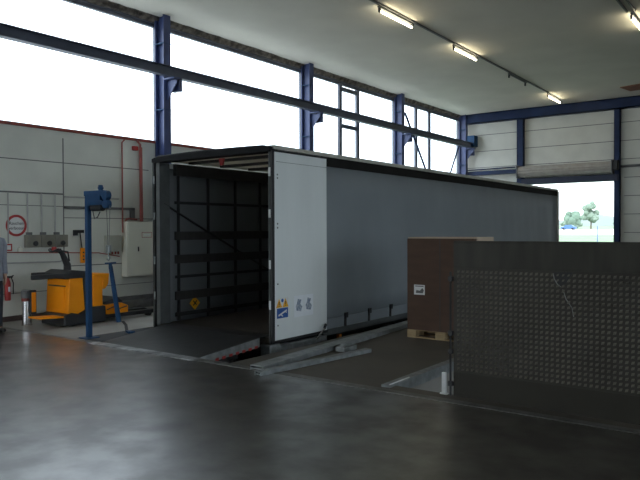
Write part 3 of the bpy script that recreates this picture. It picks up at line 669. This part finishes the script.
mb = MB(); mb.box(bx0+0.01, bx1+0.02, by0+0.02, by1+0.02, 1.512, 1.53); mb.box(bx1+0.004, bx1+0.02, by0+0.05, by1+0.02, 1.40, 1.512)
mb.build('lit_lid_flap', M['cartonlit'], t)  # lighter top and side edge: door light put into the colour

# ------------------------------------------------------------------ pillar hoist
hx, hy = -8.84, 6.02
t = thing('pillar_hoist', (hx, hy, 0), 'blue steel pillar hoist with a winch arm standing beside the ramp', 'hoist')
mb = MB(); mb.box(hx-0.036, hx+0.036, hy-0.036, hy+0.036, 0.012, 2.24); mb.build('pillar', M['bluelt'], t, bevel=0.006)
mb = MB(); mb.box(hx-0.11, hx+0.11, hy-0.11, hy+0.11, 0.004, 0.016); mb.build('base_plate', M['bluelt'], t)
mb = MB()
mb.box(hx-0.04, hx+0.43, hy-0.05, hy+0.05, 2.17, 2.25); mb.box(hx+0.04, hx+0.42, hy-0.05, hy+0.05, 2.03, 2.1)
mb.build('winch_arm', M['bluelt'], t, bevel=0.01)
mb = MB(); mb.box(hx+0.04, hx+0.36, hy-0.045, hy+0.06, 2.09, 2.18); mb.build('arm_web', M['bluelt'], t)
mb = MB(); mb.lathe([(0.045, -0.05), (0.072, -0.04), (0.072, 0.04), (0.045, 0.05)], (hx+0.46, hy, 2.17), 'y', 20); mb.build('pulley_housing', M['bluelt'], t, bevel=0.005)
mb = MB(); mb.lathe([(0.04, -0.05), (0.065, -0.04), (0.065, 0.04), (0.04, 0.05)], (hx+0.47, hy, 2.04), 'y', 20); mb.build('pulley', M['bluelt'], t)
mb = MB(); mb.lathe([(0.03, 0), (0.045, 0.03), (0.03, 0.08)], (hx+0.32, hy, 2.25), 'z', 14); mb.build('eye_bolt', M['bluelt'], t)
mb = MB(); mb.lathe([(0.04, -0.14), (0.06, -0.12), (0.06, 0.12), (0.04, 0.14)], (hx+0.22, hy+0.02, 2.0), 'x', 18); mb.build('winch_drum', M['dark'], t)
mb = MB()
mb.tube([(hx+0.12, hy, 1.95), (hx+0.16, hy, 1.83), (hx+0.24, hy, 1.85), (hx+0.30, hy, 1.93)], 0.008, 6); mb.build('power_cable', M['black'], t)
for dx in (0.46, 0.545):
    mb = MB(); mb.tube([(hx+dx, hy, 2.02), (hx+0.50+(dx-.5)*.3, hy, 1.42)], 0.005, 6); mb.build('steel_rope', M['tray'], t)
mb = MB(); mb.box(hx+0.46, hx+0.54, hy-0.025, hy+0.025, 1.32, 1.43); hb = mb.build('hook_block', M['galv'], t, bevel=0.008)
mb = MB(); mb.tube([(hx+0.50, hy, 1.33), (hx+0.50, hy, 1.28), (hx+0.53, hy, 1.24), (hx+0.50, hy, 1.20), (hx+0.465, hy, 1.225)], 0.011, 8); mb.build('hook', M['galv'], hb)
# leaning blue strut with strap
t = thing('blue_strut', (-9.92, 7.40, 0), 'slanting blue tube with a cross handle, leaning beside the yellow pallet truck', 'strut')
a, b = Vector((-9.95, 7.39, 0.0)), Vector((-10.03, 7.28, 1.01))
mb = MB(); mb.tube([a, a.lerp(b, 0.5), b], [0.045, 0.042, 0.036], 12); mb.build('tube', M['bluelt'], t, smooth=False)
mb = MB(); mb.tube([b+Vector((-0.08, -0.06, 0.05)), b+Vector((0.08, 0.06, 0.06))], 0.014, 8); mb.tube([b, b+Vector((0, -.01, 0.06))], 0.03, 10); mb.build('cross_handle', M['bluelt'], t)
t = thing('tie_strap', (-9.2, 7.0, 0), 'dark strap with a blue hook lying across the floor beside the ramp', 'strap')
mb = MB(); pts = [(-9.8, 7.36, 0.03), (-9.5, 7.2, 0.008), (-9.2, 6.98, 0.012), (-8.95, 6.80, 0.01), (-8.7, 6.66, 0.015)]
for p, q in zip(pts, pts[1:]): mb.bar(p, q, 0.05, 0.008)
mb.build('webbing', M['strap'], t)
mb = MB(); mb.bar((-8.82, 6.72, 0.02), (-8.62, 6.62, 0.03), 0.07, 0.03); mb.tube([(-8.62, 6.62, 0.03), (-8.55, 6.58, 0.04), (-8.53, 6.63, 0.05)], 0.012, 8); mb.build('strap_hook', M['bluelt'], t)

# ------------------------------------------------------------------ electric pallet truck
tx0, tx1 = -10.83, -10.15
t = thing('pallet_truck', (-10.45, 6.9, 0), 'orange yellow electric pallet truck parked along the wall', 'pallet truck')
mb = MB(); mb.prism([(6.50, 0.22), (6.535, 0.83), (6.80, 0.83), (6.84, 0.26), (6.7, 0.20)], 'x', tx0, tx1); mb.build('motor_cover', M['yellow'], t, bevel=0.02)
mb = MB(); mb.box(tx0+0.09, tx1-0.12, 6.500, 6.525, 0.28, 0.68, ); mb.build('service_panel', M['yellow'], t, bevel=0.006)
mb = MB(); mb.box(tx0+0.08, tx1-0.10, 6.508, 6.53, 0.682, 0.70); mb.build('panel_gap', M['dark'], t)
mb = MB(); mb.prism([(6.42, 0.02), (6.42, 0.2), (6.56, 0.235), (6.72, 0.20), (6.9, 0.30), (7.24, 0.30), (7.24, 0.02)], 'x', tx0-0.01, tx1+0.03); mb.build('chassis', M['dark'], t, bevel=0.02)
mb = MB(); mb.box(tx0+0.02, tx1-0.01, 6.82, 6.99, 0.28, 0.90); mb.build('mast_block', M['dark'], t, bevel=0.01)
mb = MB(); mb.box(tx0+0.02, tx1, 6.99, 7.20, 0.30, 0.86); mb.build('battery_case', M['yellow'], t, bevel=0.015)
Tm = Matrix.Translation((tx1-0.16, 7.24, 0.88)) @ Matrix.Rotation(0.0, 4, 'X')
mb = MB(); mb.prism([(7.02, 0.84), (7.02, 0.89), (7.33, 0.875), (7.31, 0.68), (7.24, 0.6), (7.18, 0.6), (7.20, 0.80)], 'x', tx1-0.40, tx1+0.015); mb.build('battery_flap', M['yellow'], t, bevel=0.012)
mb = MB(); mb.prism([(6.44, 0.82), (6.44, 0.9), (6.6, 0.97), (6.95, 0.93), (6.95, 0.82)], 'x', tx0+0.0, tx1); mb.build('top_console', M['dark'], t, bevel=0.015)
mb = MB(); mb.tube([(-10.4, 6.66, 0.92), (-10.4, 6.66, 1.05), (-10.4, 6.56, 1.26), (-10.4, 6.50, 1.31)], [0.07, 0.06, 0.045, 0.04], 10); til = mb.build('tiller_arm', M['dark'], t)
mb = MB()
lp = [(-10.4+0.13*math.cos(a), 6.44+0.05*math.sin(a)-0.03, 1.31+0.02*math.cos(a*2)) for a in [2*PI*k/18 for k in range(19)]]
mb.tube(lp, 0.018, 8, caps=False); mb.box(-10.44, -10.36, 6.44, 6.52, 1.28, 1.34); mb.build('tiller_handle', M['dark'], til)
mb = MB(); mb.box(-10.44, -10.36, 6.38, 6.44, 1.31, 1.37); mb.build('stop_button', M['redpaint'], til, bevel=0.015)
mb = MB(); mb.tube([(-10.36, 6.52, 1.3), (-10.32, 6.62, 1.28), (-10.34, 6.66, 1.12)], 0.014, 8); mb.build('control_cable', M['black'], til)
# fold-down driver platform with side arms and back pad
mb = MB(); mb.prism([(5.97, 0.185), (5.97, 0.215), (6.46, 0.19), (6.46, 0.16)], 'x', tx0+0.36, tx1+0.0); mb.build('driver_platform', M['yellow'], t, bevel=0.008)
for x, ya in ((tx0+0.04, 6.22), (tx1-0.04, 5.87)):
    mb = MB(); mb.box(x-0.03, x+0.03, ya, 6.5, 0.84, 0.92); mb.build('side_arm', M['dark'], t, bevel=0.015)
mb = MB(); mb.box(tx0-0.02, tx0+0.05, 6.20, 6.31, 0.2, 0.62); mb.build('back_pad', M['dark'], t, bevel=0.02)
mb = MB(); mb.box(tx0+0.05, tx0+0.07, 6.21, 6.28, 0.24, 0.58); mb.build('pad_face', M['yellow'], t)
for x in (-10.62, -10.27):
    mb = MB(); mb.prism([(7.24, 0.06), (7.24, 0.13), (8.45, 0.12), (8.55, 0.07), (8.55, 0.05)], 'x', x-0.08, x+0.08); fk = mb.build('fork', M['dark'], t, bevel=0.006)
    mb = MB(); mb.lathe([(0.05, -0.05), (0.05, 0.05)], (x, 8.3, 0.05), 'x', 16); mb.build('fork_wheel', M['black'], fk)
for x in (-10.66, -10.22):
    mb = MB(); mb.lathe([(0.09, -0.04), (0.09, 0.04)], (x, 6.62, 0.09), 'x', 18); mb.build('drive_wheel', M['black'], t)
# yellow low case resting over the forks
t = thing('battery_crate', (-10.42, 7.5, 0.13), 'low yellow case with a dark lid resting on the truck forks', 'case')
mb = MB(); mb.prism([(7.27, 0.135), (7.24, 0.30), (7.60, 0.32), (7.74, 0.26), (7.74, 0.135)], 'x', -10.7, -10.14); mb.build('case', M['yellow'], t, bevel=0.01)
mb = MB(); mb.prism([(7.25, 0.31), (7.27, 0.36), (7.55, 0.43), (7.66, 0.33)], 'x', -10.66, -10.18); mb.build('dark_lid', M['dark'], t, bevel=0.01)
mb = MB(); mb.tube([(-10.13, 7.27, 0.22), (-10.128, 7.4, 0.26), (-10.128, 7.55, 0.22), (-10.13, 7.7, 0.25)], 0.01, 6); mb.build('cable', M['dark'], t)
mb = MB(); mb.box(XW+0.05, XW+0.3, 7.8, 12.0, 0, 0.17); mb.box(XW+0.05, XW+0.16, 7.6, 12.0, 0.17, 0.25); tag(mb.build('wall_kerb', M['tray'], bevel=0.01), 'dark low stepped kerb along the wall foot behind the pallet truck', 'kerb')

# shiny standing ashtray
t = thing('standing_ashtray', (-10.97, 6.23, 0), 'shiny metal standing ashtray with a dark top, by the wall', 'ashtray')
c = (-10.97, 6.23, 0)
mb = MB(); mb.lathe([(0.09, 0.0), (0.09, 0.015), (0.082, 0.02), (0.082, 0.42)], c, 'z', 24); mb.build('body', M['chrome'], t, smooth=False)
mb = MB(); mb.lathe([(0.082, 0.42), (0.085, 0.425), (0.085, 0.47), (0.06, 0.475)], c, 'z', 24); mb.build('red_band', M['redline'], t)
mb = MB(); mb.lathe([(0.085, 0.475), (0.09, 0.49), (0.09, 0.60), (0.07, 0.615)], c, 'z', 24); mb.build('top_bowl', M['tray'], t)

# ------------------------------------------------------------------ things on the window wall
t = thing('no_smoking_sign', (XW, 6.44, 1.74), 'round white sign with a red ring and black words', 'sign')
mb = MB(); mb.lathe([(0.195, 0.0), (0.195, 0.008)], (XW, 6.455, 1.745), 'x', 40); mb.build('sign_disc', M['white'], t)
mb = MB(); n = 40; seg = []
for k in range(n):
    a = 2*PI*k/n; seg.append([mb.bm.verts.new((XW+h_, 6.455+r*math.cos(a), 1.745+r*math.sin(a))) for r, h_ in ((0.155, 0.006), (0.155, 0.012), (0.2, 0.012), (0.2, 0.006))])
for k in range(n):
    a, b = seg[k], seg[(k+1) % n]
    for j in range(4): mb.bm.faces.new((a[j], a[(j+1) % 4], b[(j+1) % 4], b[j]))
mb.build('red_ring', M['redpaint'], t)
text_mesh('sign_lettering', 'Rauchen', 0.082, face_px(XW+0.0095, 6.455, 1.785), M['dark'], t)
text_mesh('sign_lettering', 'verboten', 0.082, face_px(XW+0.0095, 6.455, 1.695), M['dark'], t)
SB = (('first grey socket box on the wall, next to the round sign', 6.60), ('middle grey socket box of the three on the wall', 6.88), ('grey socket box on the wall behind the truck tiller', 7.16))
for lab, y in SB:
    t = thing('socket_box', (XW, y+0.13, 1.33), lab, 'socket box')
    mb = MB(); mb.box(XW, XW+0.13, y+0.003, y+0.272, 1.335, 1.57); mb.build('housing', M['sockbox'], t, bevel=0.008)
    mb = MB(); mb.lathe([(0.045, 0), (0.05, 0.03), (0.035, 0.05)], (XW+0.13, y+0.15, 1.41), 'x', 16); mb.build('socket', M['dark'], t)
    mb = MB(); mb.box(XW+0.13, XW+0.134, y+0.05, y+0.2, 1.52, 1.555); mb.build('name_strip', M['sockbox'], t)
    mb = MB(); mb.box(XW+.02, XW+.07, y+0.03, y+0.13, 1.57, 1.62); mb.build('cable_gland', M['tray'], t)
    k = ('first grey conduit dropping to the socket box next to the round sign', 'grey conduit dropping to the middle socket box', 'grey conduit dropping to the socket box behind the tiller')[SB.index((lab, y))]
    mb = MB(); mb.tube([(XW+0.03, y+0.06, 1.62), (XW+0.03, y+0.06, 2.35)], 0.016, 8); tag(mb.build('wall_conduit', M['greypipe']), k, 'conduit')
mb = MB(); mb.tube([(XW+0.03, 6.29, 1.42), (XW+0.03, 6.29, 2.35)], 0.014, 8); tag(mb.build('wall_conduit', M['greypipe']), 'grey conduit running down behind the round sign to the small red sign', 'conduit')
mb = MB(); mb.box(XW, XW+0.012, 6.25, 6.37, 1.28, 1.41); sg = mb.build('fire_sign', M['redpaint']); tag(sg, 'small square red framed sign under the round sign', 'sign')
mb = MB(); mb.box(XW+0.012, XW+0.014, 6.275, 6.345, 1.305, 1.385); mb.build('sign_face', M['white'], sg)
mb = MB(); mb.box(XW+0.0, XW+0.05, 6.47, 6.55, 1.26, 1.33); mb.tube([(XW+.02, 6.51, 1.33), (XW+.02, 6.51, 1.36)], .025, 8); tag(mb.build('wall_switch', M['cabinet'], bevel=0.006), 'small pale switch on the wall below the round sign', 'switch')
mb = MB(); mb.tube([(XW+0.02, 5.5, 1.27), (XW+0.02, 6.3, 1.255), (XW+0.02, 8.2, 1.19), (XW+.02, 8.70, 1.10)], 0.011, 8); tag(mb.build('red_cable', M['redfaded']), 'thin red cable running level along the wall under the socket boxes', 'cable')
mb = MB(); mb.tube([(XW+0.025, 5.5, 1.07), (XW+0.025, 7.33, 1.05), (XW+0.025, 7.38, 1.08), (XW+0.025, 7.38, 1.24)], 0.014, 8); tag(mb.build('wall_conduit', M['greypipe']), 'level grey conduit low on the wall turning up behind the tiller', 'conduit')
t = thing('fire_extinguisher', (XW+0.1, 6.27, 0.39), 'red fire extinguisher hung low on the wall beside the person', 'fire extinguisher')
mb = MB(); mb.lathe([(0.045, 0.39), (0.052, 0.41), (0.052, 0.70), (0.035, 0.76), (0.02, 0.8)], (XW+0.1, 6.23, 0), 'z', 20); mb.build('cylinder', M['redpaint'], t, smooth=False)
mb = MB(); mb.box(XW+0.08, XW+0.12, 6.23, 6.32, 0.8, 0.83); mb.tube([(XW+0.1, 6.25, 0.79), (XW+0.1, 6.34, 0.84)], 0.012, 8); mb.build('valve_handle', M['dark'], t)
mb = MB(); mb.tube([(XW+0.1, 6.3, 0.8), (XW+0.12, 6.325, 0.7), (XW+0.12, 6.322, 0.5)], 0.01, 8); mb.build('hose', M['black'], t)
mb = MB(); mb.box(XW+0.150, XW+0.155, 6.21, 6.25, 0.55, 0.64); mb.build('label', M['paper'], t)
mb = MB(); mb.box(XW, XW+0.03, 6.22, 6.28, 0.45, 0.75); mb.build('wall_bracket', M['dark'], t)
# cabinet
t = thing('electrical_cabinet', (XW+0.2, 9.02, 0.67), 'large pale grey electrical cabinet on the wall behind the trailer corner', 'cabinet')
mb = MB(); mb.box(XW, XW+0.20, 8.77, 9.50, 0.67, 1.83); mb.build('cabinet_body', M['cabinet'], t, bevel=0.006)
mb = MB(); mb.box(XW+0.202, XW+0.22, 8.79, 9.49, 0.69, 1.81); dd = mb.build('cabinet_door', M['cabinet'], t, bevel=0.005)
mb = MB(); mb.box(XW+0.22, XW+0.235, 9.02, 9.045, 1.20, 1.30); mb.build('door_handle', M['dark'], dd)
mb = MB()
for a in ((9.13, 9.40, 1.60, 1.609), (9.13, 9.40, 1.492, 1.50), (9.13, 9.138, 1.492, 1.609), (9.392, 9.40, 1.492, 1.609)): mb.box(XW+0.22, XW+0.223, *a)
mb.build('red_label_frame', M['redpaint'], dd)
mb = MB(); mb.box(XW+.22, XW+.222, 9.18, 9.35, 1.54, 1.56); mb.build('label_line', M['paper'], dd)
mb = MB(); mb.tube([(XW+.1, 8.80, 1.845), (XW+.1, 8.83, 1.89), (XW+.1, 8.9, 1.90), (XW+.1, 9.1, 1.88)], 0.02, 8); tag(mb.build('red_pipe', M['redfaded']), 'short bent red pipe on top of the electrical cabinet', 'pipe')
t = thing('junction_box', (XW+0.1, 8.43, 1.2), 'small grey junction box on the wall beside the large cabinet', 'junction box')
mb = MB(); mb.box(XW, XW+0.09, 8.34, 8.71, 1.205, 1.55); mb.build('box_body', M['boxgrey'], t, bevel=0.008)
mb = MB(); mb.box(XW+0.092, XW+0.105, 8.35, 8.70, 1.215, 1.54); mb.build('box_lid', M['boxgrey'], t, bevel=0.006)
mb = MB()
for y in (8.42, 8.5, 8.58, 8.65): mb.tube([(XW+.05, y, 1.205), (XW+.05, y, 1.15)], 0.018, 8)
mb.build('cable_gland', M['redline'], t)
mb = MB(); mb.tube([(XW+0.085, 8.74, 1.6), (XW+0.085, 8.74, 3.5), (XW+.085, 8.80, 3.56)], 0.016, 8); tag(mb.build('red_pipe', M['redfaded']), 'thin upright red pipe on the wall above the junction box', 'pipe')
mb = MB(); mb.tube([(XW+0.10, 9.2, 1.84), (XW+0.10, 9.2, 3.5), (XW+.05, 9.16, 3.58)], 0.024, 10); tag(mb.build('red_pipe', M['redfaded']), 'thick upright red pipe rising from the electrical cabinet to the sill', 'pipe')
mb = MB(); mb.tube([(XW+0.05, 9.28, 1.84), (XW+0.05, 9.27, 3.45)], 0.02, 10); tag(mb.build('red_pipe', M['redfaded']), 'upright red pipe closest to the blue column, rising from the cabinet', 'pipe')
mb = MB(); mb.box(XW, XW+0.08, 9.05, 9.17, 3.37, 3.46); tag(mb.build('alarm_box', M['redpaint'], bevel=0.01), 'small red alarm box high on the wall beside the thick red pipe', 'alarm')
mb = MB(); mb.box(XW, XW+0.06, 7.42, 9.08, 2.08, 2.13); mb.box(XW, XW+0.06, 8.98, 9.08, 1.9, 2.13); tag(mb.build('cable_duct', M['tray']), 'dark level cable duct on the wall ending above the cabinet', 'duct')
mb = MB(); mb.tube([(XW+.03, 7.42, 2.31), (XW+.03, 8.68, 2.31)], 0.017, 8); tag(mb.build('wall_conduit', M['greypipe']), 'grey conduit running level above the dark cable duct', 'conduit')
t = thing('pendant_control', (XW+0.05, 7.78, 1.0), 'yellow pendant control hanging on the wall from a dark hook', 'control')
mb = MB(); mb.box(XW, XW+0.08, 7.66, 7.82, 1.60, 1.66); mb.box(XW, XW+.05, 7.62, 7.70, 1.55, 1.66); mb.build('wall_hook', M['dark'], t)
mb = MB(); mb.tube([(XW+0.06, 7.74, 1.6), (XW+0.06, 7.78, 1.3)], 0.012, 8); mb.build('pendant_cable', M['black'], t)
mb = MB(); mb.box(XW+0.035, XW+0.095, 7.75, 7.83, 1.0, 1.3); hh = mb.build('pendant_handset', M['yellow'], t, bevel=0.012)
mb = MB()
for z in (1.07, 1.14, 1.21): mb.lathe([(0.016, 0), (0.014, 0.012)], (XW+.095, 7.79, z), 'x', 12)
mb.build('buttons', M['dark'], hh)

# ------------------------------------------------------------------ person at the picture's edge
def skin_obj(name, m, parent, chains, lev=2):
    """chains: lists of (point, radius) joined where points coincide"""
    vs, es, rs, idx = [], [], [], {}
    for ch in chains:
        last = None
        for p, r in ch:
            k = tuple(round(c, 4) for c in p)
            if k not in idx: idx[k] = len(vs); vs.append(p); rs.append(r)
            if last is not None and last != idx[k]: es.append((last, idx[k]))
            last = idx[k]
    org = Vector(parent['_org'])
    me = bpy.data.meshes.new(name); me.from_pydata([tuple(Vector(v)-org) for v in vs], es, [])
    o = bpy.data.objects.new(name, me); col.objects.link(o); o.parent = parent
    bm = bmesh.new(); bm.from_mesh(me); ly = bm.verts.layers.skin.verify(); bm.verts.ensure_lookup_table()
    for i, v in enumerate(bm.verts):
        r = rs[i]; v[ly].radius = (r if isinstance(r, tuple) else (r, r)); v[ly].use_root = (i == 0)
    bm.to_mesh(me); bm.free()
    o.modifiers.new('skin', 'SKIN').use_smooth_shade = True
    s = o.modifiers.new('sub', 'SUBSURF'); s.levels = lev; s.render_levels = lev
    me.materials.append(m)
    o['_org'] = list(org)
    return o
PX, PY = -10.60, 5.415
t = thing('person', (PX, PY, 0), 'person in a grey jacket and dark trousers standing by the fire extinguisher', 'person')
# faces +X slightly; shoulders run along Y
def W(f, s, z): return (PX+f, PY+s, z*1.05 if z > 0.2 else z)
legs = []
for s in (-1, 1):
    legs.append([(W(0, 0, 0.98), 0.09), (W(0, s*0.09, 0.90), 0.075), (W(0.02, s*0.11, 0.50), 0.062), (W(-0.01, s*0.12, 0.10), 0.042), (W(0.05, s*0.125, 0.045), 0.04), (W(0.15, s*0.135, 0.035), 0.032)])
arms = []
for s in (-1, 1):
    arms.append([(W(0, 0, 1.40), 0.085), (W(0, s*0.17, 1.40), 0.042), (W(-0.02, s*0.215, 1.14), 0.040), (W(0.05, s*0.205, 0.90), 0.032), (W(0.07, s*0.20, 0.84), 0.034)])
torso = [(W(0, 0, 0.98), 0.09), (W(0, 0, 1.18), 0.095), (W(0, 0, 1.40), 0.085), (W(0.0, 0, 1.52), 0.055), (W(0.02, 0, 1.58), 0.06), (W(0.025, 0, 1.66), 0.085), (W(0.02, 0, 1.72), 0.075)]
hand = []
for s in (-1, 1):
    base = Vector(W(0.07, s*0.20, 0.84))
    for k, L_ in enumerate((0.075, 0.085, 0.08, 0.065)):
        q = base + Vector((0.03-0.02*k, 0, -0.045)); hand.append([(tuple(base), 0.034), (tuple(q), 0.010), (tuple(q+Vector((0.004, -s*0.01, -L_*0.5))), 0.009), (tuple(q+Vector((0.0, -s*0.028, -L_*0.95))), 0.008)])
    q = base+Vector((0.035, -s*0.01, 0.0)); hand.append([(tuple(base), 0.034), (tuple(q), 0.012), (tuple(q+Vector((0.02, -s*0.015, -0.04))), 0.010), (tuple(q+Vector((0.022, -s*0.022, -0.065))), 0.008)])
body = skin_obj('body', M['skin'], t, [torso] + legs + arms + hand)
def rings(mb, prof, seg=28):
    R_ = []
    for z, rx, ry, dx in prof:
        R_.append([mb.bm.verts.new(W(dx+rx*math.cos(2*PI*k/seg), ry*math.sin(2*PI*k/seg), z)) for k in range(seg)])
    for a, b in zip(R_, R_[1:]):
        for k in range(seg): mb.bm.faces.new((a[k], a[(k+1) % seg], b[(k+1) % seg], b[k]))
    mb.bm.faces.new(R_[0][::-1]); mb.bm.faces.new(R_[-1])
mb = MB()
rings(mb, [(0.80, .135, .185, 0), (0.82, .142, .192, 0), (0.95, .135, .18, 0), (1.10, .13, .172, 0), (1.28, .135, .19, 0), (1.38, .13, .205, 0), (1.43, .115, .19, 0), (1.47, .09, .13, 0), (1.50, .07, .075, 0.005), (1.515, .062, .066, 0.008)])
for s in (-1, 1):
    mb.tube([W(0, s*0.12, 1.43), W(0, s*0.17, 1.41), W(-0.005, s*0.198, 1.35), W(-0.02, s*0.215, 1.14), W(0.01, s*0.212, 1.02), W(0.045, s*0.206, 0.92), W(0.05, s*0.205, 0.90)], [0.05, 0.072, 0.074, 0.058, 0.052, 0.046, 0.044], 18)
mb.build('jacket', M['jacket'], t, smooth=True)
mb = MB()
rings(mb, [(0.82, .12, .175, 0), (0.92, .125, .17, 0), (1.0, .115, .155, 0)])
for s in (-1, 1):
    mb.tube([W(0, s*0.088, 0.93), W(0.0, s*0.09, 0.84), W(0.012, s*0.10, 0.68), W(0.02, s*0.11, 0.50), W(0.008, s*0.115, 0.30), W(-0.005, s*0.12, 0.085)], [0.085, 0.092, 0.084, 0.07, 0.064, 0.062], 20)
mb.build('trousers', M['trouser'], t, smooth=True)
for s in (-1, 1):
    skin_obj('shoe', M['black'], t, [[(W(-0.05, s*0.12, 0.045), 0.044), (W(0.06, s*0.127, 0.043), 0.043), (W(0.17, s*0.136, 0.035), 0.034)]])
mb = MB(); g = bmesh.ops.create_uvsphere(mb.bm, u_segments=20, v_segments=12, radius=1, matrix=Matrix.Translation(W(0.0, 0, 1.695)) @ Matrix.Diagonal((0.100, 0.086, 0.092, 1)))
mb.build('hair', M['hair'], t, smooth=True)
for s in (-1, 1):
    mb = MB(); bmesh.ops.create_uvsphere(mb.bm, u_segments=10, v_segments=8, radius=1, matrix=Matrix.Translation(W(0.015, s*0.083, 1.635)) @ Matrix.Diagonal((0.02, 0.012, 0.033, 1))); mb.build('ear', M['skin'], t, smooth=True)
    mb = MB(); bmesh.ops.create_uvsphere(mb.bm, u_segments=10, v_segments=8, radius=0.011, matrix=Matrix.Translation(W(0.103, s*0.03, 1.65))); mb.build('eye', M['dark'], t, smooth=True)
mb = MB(); bmesh.ops.create_uvsphere(mb.bm, u_segments=10, v_segments=8, radius=1, matrix=Matrix.Translation(W(0.112, 0, 1.625)) @ Matrix.Diagonal((0.018, 0.014, 0.026, 1))); mb.build('nose', M['skin'], t, smooth=True)
mb = MB(); bmesh.ops.create_uvsphere(mb.bm, u_segments=10, v_segments=8, radius=1, matrix=Matrix.Translation(W(0.098, 0, 1.585)) @ Matrix.Diagonal((0.008, 0.025, 0.007, 1))); mb.build('mouth', M['redline'], t, smooth=True)

GR = {'fluorescent_lamp': 'tube lamps on the ceiling', 'socket_box': 'grey socket boxes on the wall', 'red_pipe': 'red pipes on the wall', 'wall_conduit': 'grey conduits on the wall',
      'steel_beam': 'galvanised beams on the floor', 'brace_rod': 'brace rods across the glazing', 'tree': 'trees beyond the field', 'cable_trunking': 'cable conduits on the ceiling'}
for o in bpy.data.objects:
    k = o.name.split('.')[0]
    if o.parent is None and k in GR and 'label' in o: o['group'] = GR[k]
    if '_org' in o: del o['_org']
